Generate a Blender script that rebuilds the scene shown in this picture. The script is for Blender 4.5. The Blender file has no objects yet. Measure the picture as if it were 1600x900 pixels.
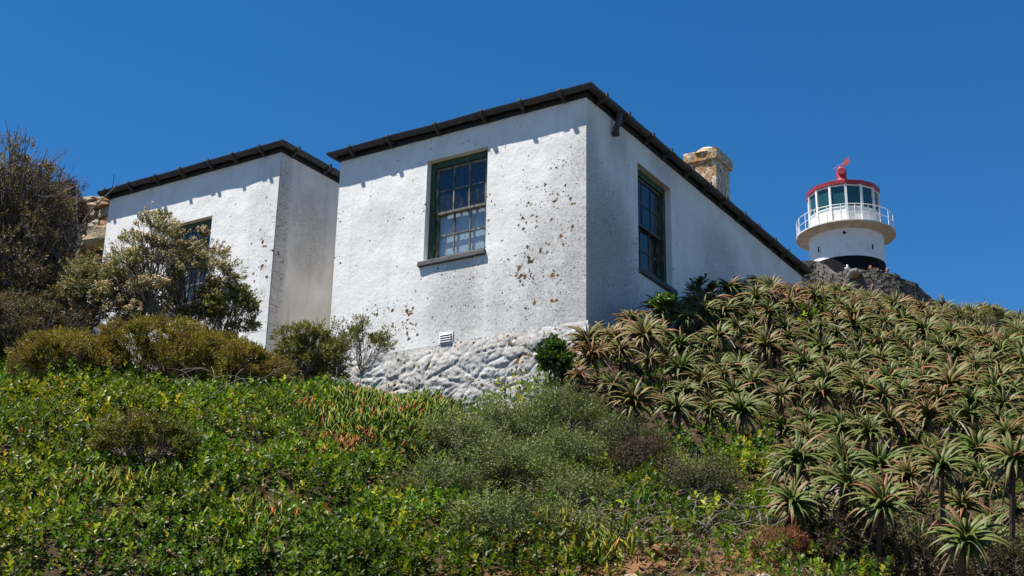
import bpy, math, random
import numpy as np
from math import sin, cos, tan, pi, radians, sqrt, atan2, hypot
random.seed(7); RNG = np.random.default_rng(11)
S = bpy.context.scene
COL = S.collection

# ------------------------------------------------------------------ camera
F_PX, PITCH, ROLL, YAW = 2033.06, radians(18.92), radians(1.136), radians(57.6736)
EYE = np.array([0.0, 0.0, 1.6])
cam_d = bpy.data.cameras.new('camera'); cam = bpy.data.objects.new('camera', cam_d); COL.objects.link(cam)
cam_d.sensor_width = 36.0; cam_d.lens = 36.0 * F_PX / 1600.0; cam_d.clip_start = 0.1; cam_d.clip_end = 3000
FW = np.array([0, cos(PITCH), sin(PITCH)]); UP0 = np.array([0, -sin(PITCH), cos(PITCH)]); RT0 = np.array([1.0, 0, 0])
RT = cos(ROLL) * RT0 + sin(ROLL) * UP0; UP = -sin(ROLL) * RT0 + cos(ROLL) * UP0
from mathutils import Matrix, Vector
cam.matrix_world = Matrix(((RT[0], UP[0], -FW[0], EYE[0]), (RT[1], UP[1], -FW[1], EYE[1]), (RT[2], UP[2], -FW[2], EYE[2]), (0, 0, 0, 1)))
S.camera = cam
# ------------------------------------------------------------------ light
SUN_H = np.array([-0.976, -0.22]); SUN_EL = radians(66.5)
w = bpy.data.worlds.new('World'); S.world = w; w.use_nodes = True
nt = w.node_tree; bg = nt.nodes['Background']
sky = nt.nodes.new('ShaderNodeTexSky'); sky.sky_type = 'NISHITA'; sky.sun_disc = False
sky.sun_elevation = SUN_EL; sky.sun_rotation = atan2(SUN_H[0], SUN_H[1])
sky.altitude = 1200; sky.air_density = 1.0; sky.dust_density = 0.0; sky.ozone_density = 4.5
hs = nt.nodes.new('ShaderNodeHueSaturation'); hs.inputs['Saturation'].default_value = 1.30; hs.inputs['Value'].default_value = 0.80
nt.links.new(sky.outputs[0], hs.inputs['Color']); nt.links.new(hs.outputs[0], bg.inputs['Color']); bg.inputs['Strength'].default_value = 0.085
sl = bpy.data.lights.new('sun', 'SUN'); sl.energy = 4.6; sl.angle = radians(0.53); sl.color = (1.0, 0.955, 0.88)
so = bpy.data.objects.new('sun', sl); COL.objects.link(so)
so.rotation_euler = Vector((SUN_H[0] * cos(SUN_EL), SUN_H[1] * cos(SUN_EL), sin(SUN_EL))).to_track_quat('Z', 'Y').to_euler()
vs = S.view_settings; vs.view_transform = 'Standard'; vs.look = 'None'; vs.gamma = 1.0; vs.use_curve_mapping = False; vs.exposure = 0.98
S.cycles.max_bounces = 6; S.cycles.diffuse_bounces = 3; S.cycles.glossy_bounces = 3; S.cycles.transmission_bounces = 4; S.cycles.transparent_max_bounces = 8

# ------------------------------------------------------------------ helpers
def at(px, py, D):
    """world point seen at a place of the survey picture, at horizontal distance D from the eye"""
    r = FW + RT * (px - 800) / F_PX + UP * (450 - py) / F_PX
    return EYE + r / hypot(r[0], r[1]) * D
def pix(p):
    p = np.asarray(p, float) - EYE; d = p @ FW
    return 800 + F_PX * (p @ RT) / d, 450 - F_PX * (p @ UP) / d
def tag(o, label=None, cat=None, group=None, kind=None):
    if label: o['label'] = label
    if cat: o['category'] = cat
    if group: o['group'] = group
    if kind: o['kind'] = kind
    return o
def link(name, me, parent=None, m=None):
    o = bpy.data.objects.new(name, me); COL.objects.link(o)
    if parent is not None: o.parent = parent
    if m is not None and me is not None and len(me.materials) == 0: me.materials.append(m)
    return o
def empty(name, loc, rz=0.0):
    o = bpy.data.objects.new(name, None); COL.objects.link(o); o.location = loc; o.rotation_euler = (0, 0, rz); o.empty_display_size = .2
    return o
def np_mesh(name, V, T, C=None, smooth=False):
    V = np.asarray(V, np.float32); T = np.asarray(T, np.int32); k = T.shape[1]
    me = bpy.data.meshes.new(name)
    me.vertices.add(len(V)); me.vertices.foreach_set('co', V.ravel())
    me.loops.add(T.size); me.loops.foreach_set('vertex_index', T.ravel())
    me.polygons.add(len(T)); me.polygons.foreach_set('loop_start', np.arange(0, T.size, k, dtype=np.int32))
    me.polygons.foreach_set('loop_total', np.full(len(T), k, np.int32))
    if smooth: me.polygons.foreach_set('use_smooth', np.ones(len(T), bool))
    me.update(calc_edges=True)
    if C is not None:
        a = me.color_attributes.new('Col', 'FLOAT_COLOR', 'POINT')
        a.data.foreach_set('color', np.concatenate([C, np.ones((len(C), 1))], 1).astype(np.float32).ravel())
    me.validate(); return me
class MB:
    """collects quads / boxes / tubes into one mesh"""
    def __init__(s): s.v = []; s.f = []
    def add(s, vs_, fs_):
        b = len(s.v); s.v += [tuple(float(c) for c in p) for p in vs_]; s.f += [tuple(b + i for i in f) for f in fs_]; return s
    def box(s, x0, x1, y0, y1, z0, z1):
        x0, x1 = min(x0, x1), max(x0, x1); y0, y1 = min(y0, y1), max(y0, y1)
        return s.add([(x0, y0, z0), (x1, y0, z0), (x1, y1, z0), (x0, y1, z0), (x0, y0, z1), (x1, y0, z1), (x1, y1, z1), (x0, y1, z1)],
                     [(0, 3, 2, 1), (4, 5, 6, 7), (0, 1, 5, 4), (1, 2, 6, 5), (2, 3, 7, 6), (3, 0, 4, 7)])
    def tube(s, pts, rad, n=6, cap=True):
        pts = np.asarray(pts, float); m = len(pts); rad = np.broadcast_to(rad, (m,))
        tg = np.gradient(pts, axis=0); tg /= np.linalg.norm(tg, axis=1)[:, None] + 1e-9
        ref = np.array([0, 0, 1.0]) if abs(tg[0][2]) < .9 else np.array([1.0, 0, 0])
        vs_ = []; a = np.arange(n) * 2 * pi / n
        for i in range(m):
            u = np.cross(tg[i], ref); u /= np.linalg.norm(u) + 1e-9; v = np.cross(u, tg[i]); ref = np.cross(tg[i], u) * -1
            ref = v
            for t in a: vs_.append(pts[i] + rad[i] * (cos(t) * u + sin(t) * v))
        fs_ = [(i * n + j, i * n + (j + 1) % n, (i + 1) * n + (j + 1) % n, (i + 1) * n + j) for i in range(m - 1) for j in range(n)]
        if cap: fs_ += [tuple(range(n))[::-1], tuple((m - 1) * n + j for j in range(n))]
        return s.add(vs_, fs_)
    def lathe(s, prof, n=48, cx=0, cy=0, a0=0.0):
        vs_ = [(cx + r * cos(a0 + 2 * pi * j / n), cy + r * sin(a0 + 2 * pi * j / n), z) for r, z in prof for j in range(n)]
        fs_ = [(i * n + j, i * n + (j + 1) % n, (i + 1) * n + (j + 1) % n, (i + 1) * n + j) for i in range(len(prof) - 1) for j in range(n)]
        return s.add(vs_, fs_)
    def mesh(s, name, smooth=False, recalc=True):
        import bmesh
        me = bpy.data.meshes.new(name); me.from_pydata(s.v, [], s.f)
        if recalc:
            bm = bmesh.new(); bm.from_mesh(me); bmesh.ops.recalc_face_normals(bm, faces=bm.faces); bm.to_mesh(me); bm.free()
        if smooth:
            me.polygons.foreach_set('use_smooth', np.ones(len(me.polygons), bool))
            me.set_sharp_from_angle(angle=radians(40))
        return me
    def build(s, name, m, parent=None, smooth=False, bevel=0):
        o = link(name, s.mesh(name, smooth), parent, m)
        if bevel:
            b = o.modifiers.new('bevel', 'BEVEL'); b.width = bevel; b.segments = 2; b.limit_method = 'ANGLE'
        return o
# value noise
def _h(ix, iy, iz, seed):
    n = (ix * 374761393 + iy * 668265263 + iz * 2147483647 + seed * 1274126177) & 0xffffffff
    n = ((n ^ (n >> 13)) * 1274126177) & 0xffffffff
    return ((n ^ (n >> 16)) & 0xffff) / 65535.0
def noise3(x, y, z, seed=0):
    x, y, z = [np.asarray(q, float) for q in np.broadcast_arrays(x, y, z)]
    ix, iy, iz = np.floor(x).astype(np.int64), np.floor(y).astype(np.int64), np.floor(z).astype(np.int64)
    fx, fy, fz = x - ix, y - iy, z - iz
    sx, sy, sz = fx * fx * (3 - 2 * fx), fy * fy * (3 - 2 * fy), fz * fz * (3 - 2 * fz)
    r = 0
    for a in (0, 1):
        for b in (0, 1):
            for c in (0, 1):
                r = r + _h(ix + a, iy + b, iz + c, seed) * (sx if a else 1 - sx) * (sy if b else 1 - sy) * (sz if c else 1 - sz)
    return r * 2 - 1
def noise2(x, y, seed=0): return noise3(x, y, 0.37, seed)
def fbm(x, y, z=0.0, seed=0, o=4):
    r = 0; a = .5; f = 1
    for i in range(o): r = r + a * noise3(np.asarray(x) * f, np.asarray(y) * f, np.asarray(z) * f + .5, seed + i); a *= .5; f *= 2.03
    return r
def unit(a): return a / (np.linalg.norm(a, axis=-1, keepdims=True) + 1e-9)

# ------------------------------------------------------------------ materials
def mat(name): 
    m = bpy.data.materials.new(name); m.use_nodes = True
    return m, m.node_tree, m.node_tree.nodes['Principled BSDF']
class NT:
    """small node-graph writer"""
    def __init__(s, t): s.t = t
    def n(s, typ, **kw):
        q = s.t.nodes.new(typ)
        for k, v in kw.items(): setattr(q, k, v)
        return q
    def put(s, sock, v):
        if isinstance(v, bpy.types.NodeSocket): s.t.links.new(v, sock)
        elif v is not None: sock.default_value = v
    def noise(s, vec, scale, detail=4, rough=.6, dist=0.0):
        q = s.n('ShaderNodeTexNoise'); s.put(q.inputs['Vector'], vec); q.inputs['Scale'].default_value = scale
        q.inputs['Detail'].default_value = detail; q.inputs['Roughness'].default_value = rough; q.inputs['Distortion'].default_value = dist
        return q.outputs['Fac']
    def vor(s, vec, scale, out='Distance', feat='F1', rnd=1.0):
        q = s.n('ShaderNodeTexVoronoi', feature=feat); s.put(q.inputs['Vector'], vec); q.inputs['Scale'].default_value = scale; q.inputs['Randomness'].default_value = rnd
        return q.outputs[out]
    def rng(s, v, a, b, c=0.0, d=1.0, smooth=True):
        q = s.n('ShaderNodeMapRange', interpolation_type='SMOOTHSTEP' if smooth else 'LINEAR'); s.put(q.inputs[0], v)
        for i, x in enumerate((a, b, c, d)): q.inputs[i + 1].default_value = x
        return q.outputs[0]
    def m(s, op, a, b=None, c=None):
        q = s.n('ShaderNodeMath', operation=op); s.put(q.inputs[0], a); s.put(q.inputs[1], b)
        if c is not None: s.put(q.inputs[2], c)
        return q.outputs[0]
    def mix(s, f, a, b, typ='MIX'):
        q = s.n('ShaderNodeMix', data_type='RGBA', blend_type=typ); s.put(q.inputs['Factor'], f); s.put(q.inputs['A'], a); s.put(q.inputs['B'], b)
        return q.outputs['Result']
    def obj(s): return s.n('ShaderNodeTexCoord').outputs['Object']
    def scale(s, vec, sc):
        q = s.n('ShaderNodeMapping'); s.put(q.inputs['Vector'], vec); q.inputs['Scale'].default_value = sc; return q.outputs[0]
    def blob(s, vec, c, r, sc=(1, 1, 1)):
        a = s.n('ShaderNodeVectorMath', operation='SUBTRACT'); s.put(a.inputs[0], vec); a.inputs[1].default_value = c
        b = s.n('ShaderNodeVectorMath', operation='MULTIPLY'); s.put(b.inputs[0], a.outputs[0]); b.inputs[1].default_value = sc
        l = s.n('ShaderNodeVectorMath', operation='LENGTH'); s.put(l.inputs[0], b.outputs[0])
        return s.rng(l.outputs['Value'], r, r * .25, 0, 1)
    def bump(s, h, strength, dist, norm=None):
        q = s.n('ShaderNodeBump'); s.put(q.inputs['Height'], h); q.inputs['Strength'].default_value = strength; q.inputs['Distance'].default_value = dist
        if norm is not None: s.put(q.inputs['Normal'], norm)
        return q.outputs[0]
def rgb(r, g, b): return (r, g, b, 1.0)
def simple(name, c, rough=.6, var=.25, sc=8.0, bump=0.0, bsc=60.0, c2=None, metal=0.0, spec=.5):
    m, t, p = mat(name); g = NT(t); o = g.obj()
    c2 = c2 or tuple(x * (1 - var) for x in c)
    t.links.new(g.mix(g.rng(g.noise(o, sc, 6, .65), .35, .65), rgb(*c), rgb(*c2)), p.inputs['Base Color'])
    p.inputs['Roughness'].default_value = rough; p.inputs['Metallic'].default_value = metal; p.inputs['Specular IOR Level'].default_value = spec
    if bump: t.links.new(g.bump(g.noise(o, bsc, 6, .6), 1.0, bump), p.inputs['Normal'])
    return m
def leaf_mat(name, rough=.45, transl=.25, spec=.5):
    m, t, p = mat(name); g = NT(t)
    a = g.n('ShaderNodeVertexColor', layer_name='Col')
    t.links.new(a.outputs[0], p.inputs['Base Color']); p.inputs['Roughness'].default_value = rough; p.inputs['Specular IOR Level'].default_value = spec
    if transl:
        tr = g.n('ShaderNodeBsdfTranslucent'); t.links.new(g.mix(1.0, a.outputs[0], rgb(1.5, 1.5, .7), 'MULTIPLY'), tr.inputs[0])
        mx = g.n('ShaderNodeMixShader'); mx.inputs[0].default_value = transl
        t.links.new(p.outputs[0], mx.inputs[1]); t.links.new(tr.outputs[0], mx.inputs[2]); t.links.new(mx.outputs[0], t.nodes['Material Output'].inputs[0])
    return m
def plaster(name, blobs, specks, streak=0.5, base=(.85, .84, .81), beige=0.0):
    """limewashed render: mould fields, lichen specks, rain streaks"""
    m, t, p = mat(name); g = NT(t); o = g.obj()
    big = g.noise(o, 1.1, 4, .6)
    fine = g.noise(o, 75, 6, .8); mid = g.noise(o, 9, 6, .7)
    col = g.mix(g.rng(g.noise(o, 2.3, 5, .6), .35, .7), rgb(*base), rgb(base[0] * .9, base[1] * .885, base[2] * .86))
    if beige: col = g.mix(g.rng(g.noise(o, 1.6, 5, .7), .3, .62, 0, beige), col, rgb(.62, .53, .43))
    reg = None
    for c, r, sc, k in blobs:
        b = g.m('MULTIPLY', g.blob(o, c, r, sc), k); reg = b if reg is None else g.m('MAXIMUM', reg, b)
    reg = g.m('MULTIPLY', reg, g.rng(g.m('ADD', g.m('MULTIPLY', mid, .6), g.m('MULTIPLY', big, .4)), .30, .60, .3, 1.0))
    speck = g.m('MAXIMUM', g.rng(g.noise(o, 30, 6, .8), .53, .62), g.m('MULTIPLY', g.rng(g.noise(o, 75, 4, .8), .52, .62), .6))
    mould = g.m('MULTIPLY', g.rng(reg, .03, .55, 0, 1), g.m('ADD', g.m('MULTIPLY', speck, .78), .05))
    wash = g.m('MULTIPLY', g.m('MINIMUM', reg, 1.1), .56)
    base_m = g.m('MULTIPLY', g.rng(fine, .6, .75), g.rng(big, .5, .68, 0, .22))
    st = g.noise(g.scale(o, (7, 7, .45)), 1.0, 5, .65)
    stv = g.m('MULTIPLY', g.rng(st, .5, .74), streak)
    col = g.mix(wash, col, rgb(.36, .35, .34)); col = g.mix(stv, col, rgb(.3, .29, .28))
    col = g.mix(base_m, col, rgb(.3, .29, .27)); col = g.mix(mould, col, rgb(.10, .096, .092))
    # lichen specks in clusters
    v = g.n('ShaderNodeTexVoronoi', feature='F1'); t.links.new(o, v.inputs['Vector']); v.inputs['Scale'].default_value = 17
    wn = g.n('ShaderNodeSeparateColor'); t.links.new(v.outputs['Color'], wn.inputs[0])
    sreg = None
    for c, r, sc, k in specks:
        b = g.m('MULTIPLY', g.blob(o, c, r, sc), k); sreg = b if sreg is None else g.m('MAXIMUM', sreg, b)
    sreg = g.m('MULTIPLY', sreg, g.rng(g.noise(o, 3.6, 4, .7), .47, .57))
    size = g.m('MULTIPLY', g.m('MULTIPLY', wn.outputs[0], wn.outputs[0]), g.m('MULTIPLY', sreg, .85))
    dd = g.m('ADD', v.outputs['Distance'], g.m('MULTIPLY', g.m('SUBTRACT', g.noise(o, 42, 4, .75), .5), .95))
    lich = g.rng(g.m('SUBTRACT', size, dd), -.02, .04)
    v2 = g.n('ShaderNodeTexVoronoi', feature='F1'); t.links.new(o, v2.inputs['Vector']); v2.inputs['Scale'].default_value = 40
    w2_ = g.n('ShaderNodeSeparateColor'); t.links.new(v2.outputs['Color'], w2_.inputs[0])
    tiny = g.rng(g.m('SUBTRACT', g.m('MULTIPLY', g.m('POWER', w2_.outputs[0], 3.0), g.m('MULTIPLY', sreg, .7)), g.m('ADD', v2.outputs['Distance'], g.m('MULTIPLY', g.m('SUBTRACT', g.noise(o, 90, 3), .5), .5))), -.03, .05)
    lich = g.m('MAXIMUM', lich, tiny)
    col = g.mix(lich, col, g.mix(wn.outputs[1], rgb(.055, .04, .022), rgb(.20, .105, .03)))
    t.links.new(col, p.inputs['Base Color']); p.inputs['Roughness'].default_value = .9; p.inputs['Specular IOR Level'].default_value = .2
    h = g.m('ADD', g.m('MULTIPLY', g.noise(o, 16, 7, .6), .7), g.m('ADD', g.m('MULTIPLY', g.noise(o, 85, 4, .6), .22), g.m('MULTIPLY', g.noise(o, 3.2, 3, .5), 1.2)))
    t.links.new(g.bump(h, .5, .016), p.inputs['Normal'])
    return m
def lichen_dark(name, base=(.035, .035, .037), amt=.5):
    m, t, p = mat(name); g = NT(t); o = g.obj()
    a = g.rng(g.noise(o, 3.0, 6, .7), .5, .62, 0, amt); b = g.rng(g.noise(o, 13, 6, .7), .52, .64)
    col = g.mix(g.rng(g.noise(o, 25, 5, .7), .35, .7), rgb(*base), rgb(base[0] * 1.9, base[1] * 1.8, base[2] * 1.6))
    col = g.mix(g.m('MULTIPLY', a, b), col, g.mix(g.noise(o, 5, 2), rgb(.17, .15, .05), rgb(.13, .11, .085)))
    t.links.new(col, p.inputs['Base Color']); p.inputs['Roughness'].default_value = .6; p.inputs['Specular IOR Level'].default_value = .4
    t.links.new(g.bump(g.noise(o, 40, 6, .7), .5, .01), p.inputs['Normal']); return m
def worn_paint(name, paint, wood, amt=.5, sc=14):
    m, t, p = mat(name); g = NT(t); o = g.obj()
    f = g.rng(g.noise(g.scale(o, (1, 1, .35)), sc, 8, .75), .62 - amt * .3, .68 - amt * .2)
    t.links.new(g.mix(f, rgb(*paint), rgb(*wood)), p.inputs['Base Color']); p.inputs['Roughness'].default_value = .55
    t.links.new(g.bump(g.noise(g.scale(o, (1, 1, .2)), 60, 6, .7), .5, .006), p.inputs['Normal']); return m
M = {}
M['plaster'] = plaster('plaster_main',
    [((0, .2, 1.3), 1.5, (1, 1, .7), 1.0), ((0, 1.1, 1.25), 1.0, (1, 1, 1), .55), ((0, 2.1, 1.35), .8, (1, 1, .75), .75), ((0, .1, 2.6), .7, (1, 1, .5), .45), ((0, 3.4, 2.9), .4, (1, 1, 1), .4), ((.55, 0, 1.3), 1.45, (1, 1, .62), 1.7), ((.1, 0, 2.9), .45, (1, 1, .35), .8), ((4.6, 0, 2.9), 1.3, (1, 1, 1), .55), ((.9, 0, 3.9), .5, (1, 1, .5), .4), ((2.5, 0, 4.0), .8, (1, 1, 2), .5)],
    [((0, .62, 2.35), .75, (1, 1, .62), 1.0), ((0, .85, 1.72), .8, (1, 1, 1.5), 1.25), ((0, .6, 1.05), .55, (1, 1, 1.6), 1.1), ((0, 3.35, 1.15), 1.05, (1, 1, 1.7), 1.3), ((0, 4.38, 2.4), 1.6, (1, 9, .8), .8), ((0, .4, 2.9), .5, (1, 1, .7), .8), ((0, 2.2, 2.5), 3.2, (1, 1, 1), .38), ((1.5, 0, 2.0), 3.0, (1, 1, 1), .4)], streak=.18)
M['plaster_annex'] = plaster('plaster_annex', [((0, .2, 3.2), .6, (1, 1, .4), .25), ((.08, 0, 2.2), .45, (1.8, 1, .2), .3), ((.8, 0, 2.9), .8, (1, 1, .7), .5), ((1.6, 0, 2.0), .5, (1.5, 1, .25), .6)],
    [((0, .1, 2.2), 1.3, (1, 2.2, .7), .85), ((0, 1.2, 2.4), 2.0, (1, 1, 1), .42)], streak=.18, beige=.0)
M['plaster_return'] = plaster('plaster_annex_return', [((.1, 0, 2.6), .7, (2.0, 1, .22), .75), ((.8, 0, 2.9), .8, (1, 1, .7), .55), ((1.7, 0, 2.0), .5, (1.5, 1, .25), .6)], [((.1, 0, 2.2), 1.3, (2.2, 1, .7), .5)], streak=.3, beige=.55)
M['plinth'] = plaster('plinth_whitewash', [((0, .7, .1), 1.6, (1, 1, 1.2), 1.2), ((0, 2.0, .1), 1.5, (1, 1, 1.2), 1.3), ((0, 3.4, .2), 1.4, (1, 1, 1), 1.2)], [((0, 1.2, .3), 1.8, (1, 1, 1), .8), ((0, 2.8, .3), 1.2, (1, 1, 1), .8)], streak=.1, beige=.35)
M['gutter'] = lichen_dark('gutter_iron', (.044, .044, .048), 1.0)
M['fascia'] = lichen_dark('fascia_timber', (.010, .009, .0085), .12)
M['roof'] = simple('roof_sheet', (.10, .095, .09), .6, .4, 3)
M['green'] = worn_paint('green_window_paint', (.016, .052, .024), (.10, .11, .05), .3)
M['sash'] = worn_paint('sash_paint', (.30, .28, .22), (.09, .075, .05), .75, 22)
M['sash_dark'] = worn_paint('sash_paint_darker', (.16, .14, .10), (.05, .04, .03), .75, 22)  # same worn sash paint in darker tones, for the right-wall window
M['sill'] = simple('sill_slate', (.13, .12, .125), .8, .4, 10, .004)
M['interior'] = simple('interior_paint', (.25, .25, .25), .9)
M['curtain'] = simple('net_curtain', (.80, .81, .83), .9, .08, 20)
M['paper'] = simple('white_card', (.8, .8, .8), .8, .05)
def glass_mat():
    m, t, p = mat('window_glass'); g = NT(t)
    lwn = g.n('ShaderNodeLayerWeight'); fac = g.m('ADD', g.m('MULTIPLY', g.m('POWER', lwn.outputs['Facing'], 5.0), .9), .05)
    gl = g.n('ShaderNodeBsdfGlossy'); gl.inputs['Roughness'].default_value = .02; tr = g.n('ShaderNodeBsdfTransparent'); tr.inputs[0].default_value = rgb(.82, .87, .9)
    t.links.new(g.bump(g.noise(g.obj(), 3, 2), .06, .01), gl.inputs['Normal'])
    mx = g.n('ShaderNodeMixShader'); t.links.new(fac, mx.inputs[0]); t.links.new(tr.outputs[0], mx.inputs[1]); t.links.new(gl.outputs[0], mx.inputs[2])
    df = g.n('ShaderNodeBsdfDiffuse'); df.inputs[0].default_value = rgb(.45, .44, .42); m2 = g.n('ShaderNodeMixShader')
    t.links.new(g.m('ADD', g.rng(g.noise(g.scale(g.obj(), (1, 1, .4)), 14, 6, .75), .5, .8, 0, .13), .015), m2.inputs[0]); t.links.new(mx.outputs[0], m2.inputs[1]); t.links.new(df.outputs[0], m2.inputs[2])
    t.links.new(m2.outputs[0], t.nodes['Material Output'].inputs[0]); return m
M['glass'] = glass_mat()
def chimney_mat():
    m, t, p = mat('lichened_chimney'); g = NT(t); o = g.obj()
    col = g.mix(g.rng(g.noise(o, 9, 6, .7), .42, .6), rgb(.70, .63, .49), rgb(.40, .33, .24))
    sunny = g.n('ShaderNodeSeparateXYZ'); t.links.new(g.n('ShaderNodeNewGeometry').outputs['Normal'], sunny.inputs[0])
    k = g.rng(sunny.outputs[0], -.75, .1, 1.0, .12)     # lichen thicker on faces turned left, sparse on those turned right
    col = g.mix(g.m('MULTIPLY', g.rng(g.noise(o, 7.5, 7, .72, .6), .44, .5), k), col, g.mix(g.noise(o, 30, 3), rgb(.30, .10, .012), rgb(.42, .2, .04)))
    col = g.mix(g.m('MULTIPLY', g.rng(g.noise(g.scale(o, (1.1, .9, 1.2)), 13, 5, .7), .57, .62), .8), col, rgb(.05, .04, .03))
    t.links.new(col, p.inputs['Base Color']); p.inputs['Roughness'].default_value = .95
    t.links.new(g.bump(g.noise(o, 18, 7, .7), .8, .03), p.inputs['Normal']); return m
M['chimney'] = chimney_mat()
M['white_paint'] = simple('lighthouse_white', (.80, .80, .79), .55, .06, 3)
def lh_white():
    m, t, p = mat('lighthouse_white_paint'); g = NT(t); o = g.obj()
    c = g.mix(g.rng(g.noise(o, 2.5, 5, .6), .4, .7), rgb(.80, .80, .785), rgb(.70, .69, .665))
    c = g.mix(g.rng(g.noise(g.scale(o, (5, 5, .5)), 1.0, 5, .7), .56, .72, 0, .4), c, rgb(.42, .34, .25))
    c = g.mix(g.rng(g.noise(o, 30, 4, .7), .64, .7, 0, .5), c, rgb(.35, .24, .14))
    t.links.new(c, p.inputs['Base Color']); p.inputs['Roughness'].default_value = .6
    t.links.new(g.bump(g.noise(o, 5, 5, .6), .4, .02), p.inputs['Normal']); return m
M['white_paint'] = lh_white()
M['gallery'] = simple('gallery_concrete', (.74, .72, .67), .8, .3, 2.5, .01, 20, (.56, .51, .42))
M['black_paint'] = simple('lighthouse_black', (.008, .008, .010), .8, .3, 4, spec=.15)
M['red_paint'] = simple('lighthouse_red', (.38, .035, .045), .45, .25, 4)
M['pink'] = simple('vane_red', (.6, .09, .07), .5, .2)
M['rail'] = simple('rail_white', (.75, .76, .76), .5, .1)
def lantern_glass():
    m, t, p = mat('lantern_glass'); g = NT(t)
    p.inputs['Base Color'].default_value = rgb(.02, .075, .085); p.inputs['Roughness'].default_value = .07; p.inputs['Specular IOR Level'].default_value = .6
    return m
M['lantern_glass'] = lantern_glass()
M['stone_grey'] = simple('grey_sandstone', (.15, .135, .115), .95, .5, 2.2, .05, 9, (.055, .05, .044))
M['stone_tan'] = simple('tan_sandstone', (.42, .31, .18), .9, .4, 5, .03, 16, (.25, .20, .14))
M['stone_orange'] = simple('orange_sandstone', (.40, .19, .07), .9, .4, 6, .03, 16, (.26, .16, .09))
M['stone_pale'] = simple('pale_sandstone', (.48, .40, .28), .9, .4, 6, .03, 16, (.28, .23, .16))
M['rock'] = simple('earth_rock', (.34, .15, .065), .95, .5, 5, .04, 14, (.2, .09, .045))
M['rock_pale'] = simple('limestone_rock', (.45, .40, .33), .95, .5, 3, .05, 10, (.25, .23, .2))
M['mortar'] = simple('dark_mortar', (.09, .075, .06), 1.0, .4, 8)
M['bark'] = simple('grey_bark', (.17, .14, .11), .95, .5, 14, .01, 50, (.09, .07, .055))
M['twig'] = simple('dead_twig', (.25, .21, .17), .9, .4, 12, 0, 50, (.12, .095, .075))
M['aloe_stem'] = simple('aloe_stem', (.10, .075, .05), .95, .5, 18, .006, 60, (.04, .03, .02))
M['stalk'] = simple('pale_stalk', (.42, .38, .33), .8, .4, 12, 0, 50, (.26, .22, .18))
M['leaf_gloss'] = leaf_mat('glossy_leaf', .45, .38, .32)
M['fig'] = leaf_mat('fleshy_leaf', .62, .2, .25)
M['leaf'] = leaf_mat('soft_leaf', .6, .22, .3)
M['flower'] = leaf_mat('flower', .8, .3, .1)
M['aloe'] = leaf_mat('aloe_leaf', .55, .06, .24)
def soil_mat():
    m, t, p = mat('soil_and_litter'); g = NT(t); o = g.obj()
    c = g.mix(g.rng(g.noise(o, .9, 5, .6), .4, .6), rgb(.045, .032, .02), rgb(.085, .055, .032))
    q = at(1090, 870, 10.3); c = g.mix(g.m('MULTIPLY', g.blob(o, tuple(q), 2.6), g.rng(g.noise(o, 1.7, 4, .6), .35, .55)), c, rgb(.26, .135, .065))
    c = g.mix(g.rng(g.noise(o, 26, 6, .75), .52, .7, 0, .6), c, rgb(.20, .15, .10)); c = g.mix(g.rng(g.noise(o, 40, 5, .7), .58, .7), c, rgb(.035, .026, .018))
    t.links.new(c, p.inputs['Base Color']); p.inputs['Roughness'].default_value = 1.0; p.inputs['Specular IOR Level'].default_value = .1
    t.links.new(g.bump(g.noise(o, 30, 7, .7), .9, .04), p.inputs['Normal']); return m
M['soil'] = soil_mat()

# ------------------------------------------------------------------ terrain
CX, CY = 0.98748, 16.38060                      # the house corner nearest the camera
RV = np.array([cos(YAW), sin(YAW)]); LV = np.array([-sin(YAW), cos(YAW)])
def hw(x, y): return np.array([CX, CY]) + x * RV + y * LV   # house frame -> world
ctrl = []
def g_at(px, py, D, dz): p = at(px, py, D); ctrl.append((p[0], p[1], p[2] + dz))
for a in [(0, 900, 9.5, -.35), (400, 900, 9.5, -.35), (800, 900, 9.6, -.3), (1050, 890, 10, -.08), (1300, 890, 10.1, -.15), (1600, 900, 10.3, -.6),
          (0, 750, 11.2, -.35), (400, 750, 11.2, -.35), (750, 750, 11.4, -.45), (1000, 800, 11.2, -.15), (1200, 800, 11.4, -.3), (1400, 750, 11.9, -.9), (1600, 760, 12.2, -.9),
          (0, 620, 13, -.35), (350, 620, 13.2, -.35), (600, 620, 13.5, -.3), (780, 640, 13.5, -.45), (930, 620, 14, -.5), (1100, 650, 13.4, -.75), (1300, 620, 14, -.8), (1600, 620, 14.3, -.8),
          (1100, 560, 16, -.75), (1240, 500, 18, -.8), (1400, 520, 18, -.8), (1600, 540, 18, -.8), (1230, 428, 22.2, -.8), (1330, 441, 22.4, -.76), (1400, 463, 22.5, -.76), (1490, 508, 22.2, -.75), (1600, 500, 21.5, -.75), (945, 505, 15.1, -.5), (1010, 488, 15.9, -.5), (1070, 458, 17.2, -.5), (1120, 435, 18.6, -.55), (1180, 426, 20.5, -.6),
          (1240, 480, 30, 0), (1450, 510, 28, 0), (1700, 530, 28, 0), (1290, 440, 50, -2), (1370, 440, 58, -1.0), (1482, 473, 62, -1.8), (1440, 480, 58, -1.2), (1362, 416, 61.6, -1.72), (1388, 418, 61.9, -1.78), (1600, 560, 58, 0), (1900, 600, 58, 0),
          (0, 570, 16.5, -.3), (200, 560, 15.5, -.5), (400, 580, 15.2, -.45), (-250, 600, 14.5, -.3), (-300, 900, 9.3, -.3), (60, 560, 18.2, 0), (0, 455, 25, 0), (100, 450, 26, 0), (-400, 460, 24, 0),
          (500, 500, 40, 0), (900, 480, 42, 0), (2000, 900, 11, -.5), (2000, 680, 15, -.6), (1900, 560, 22, -.6)]:
    g_at(*a)
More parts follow.
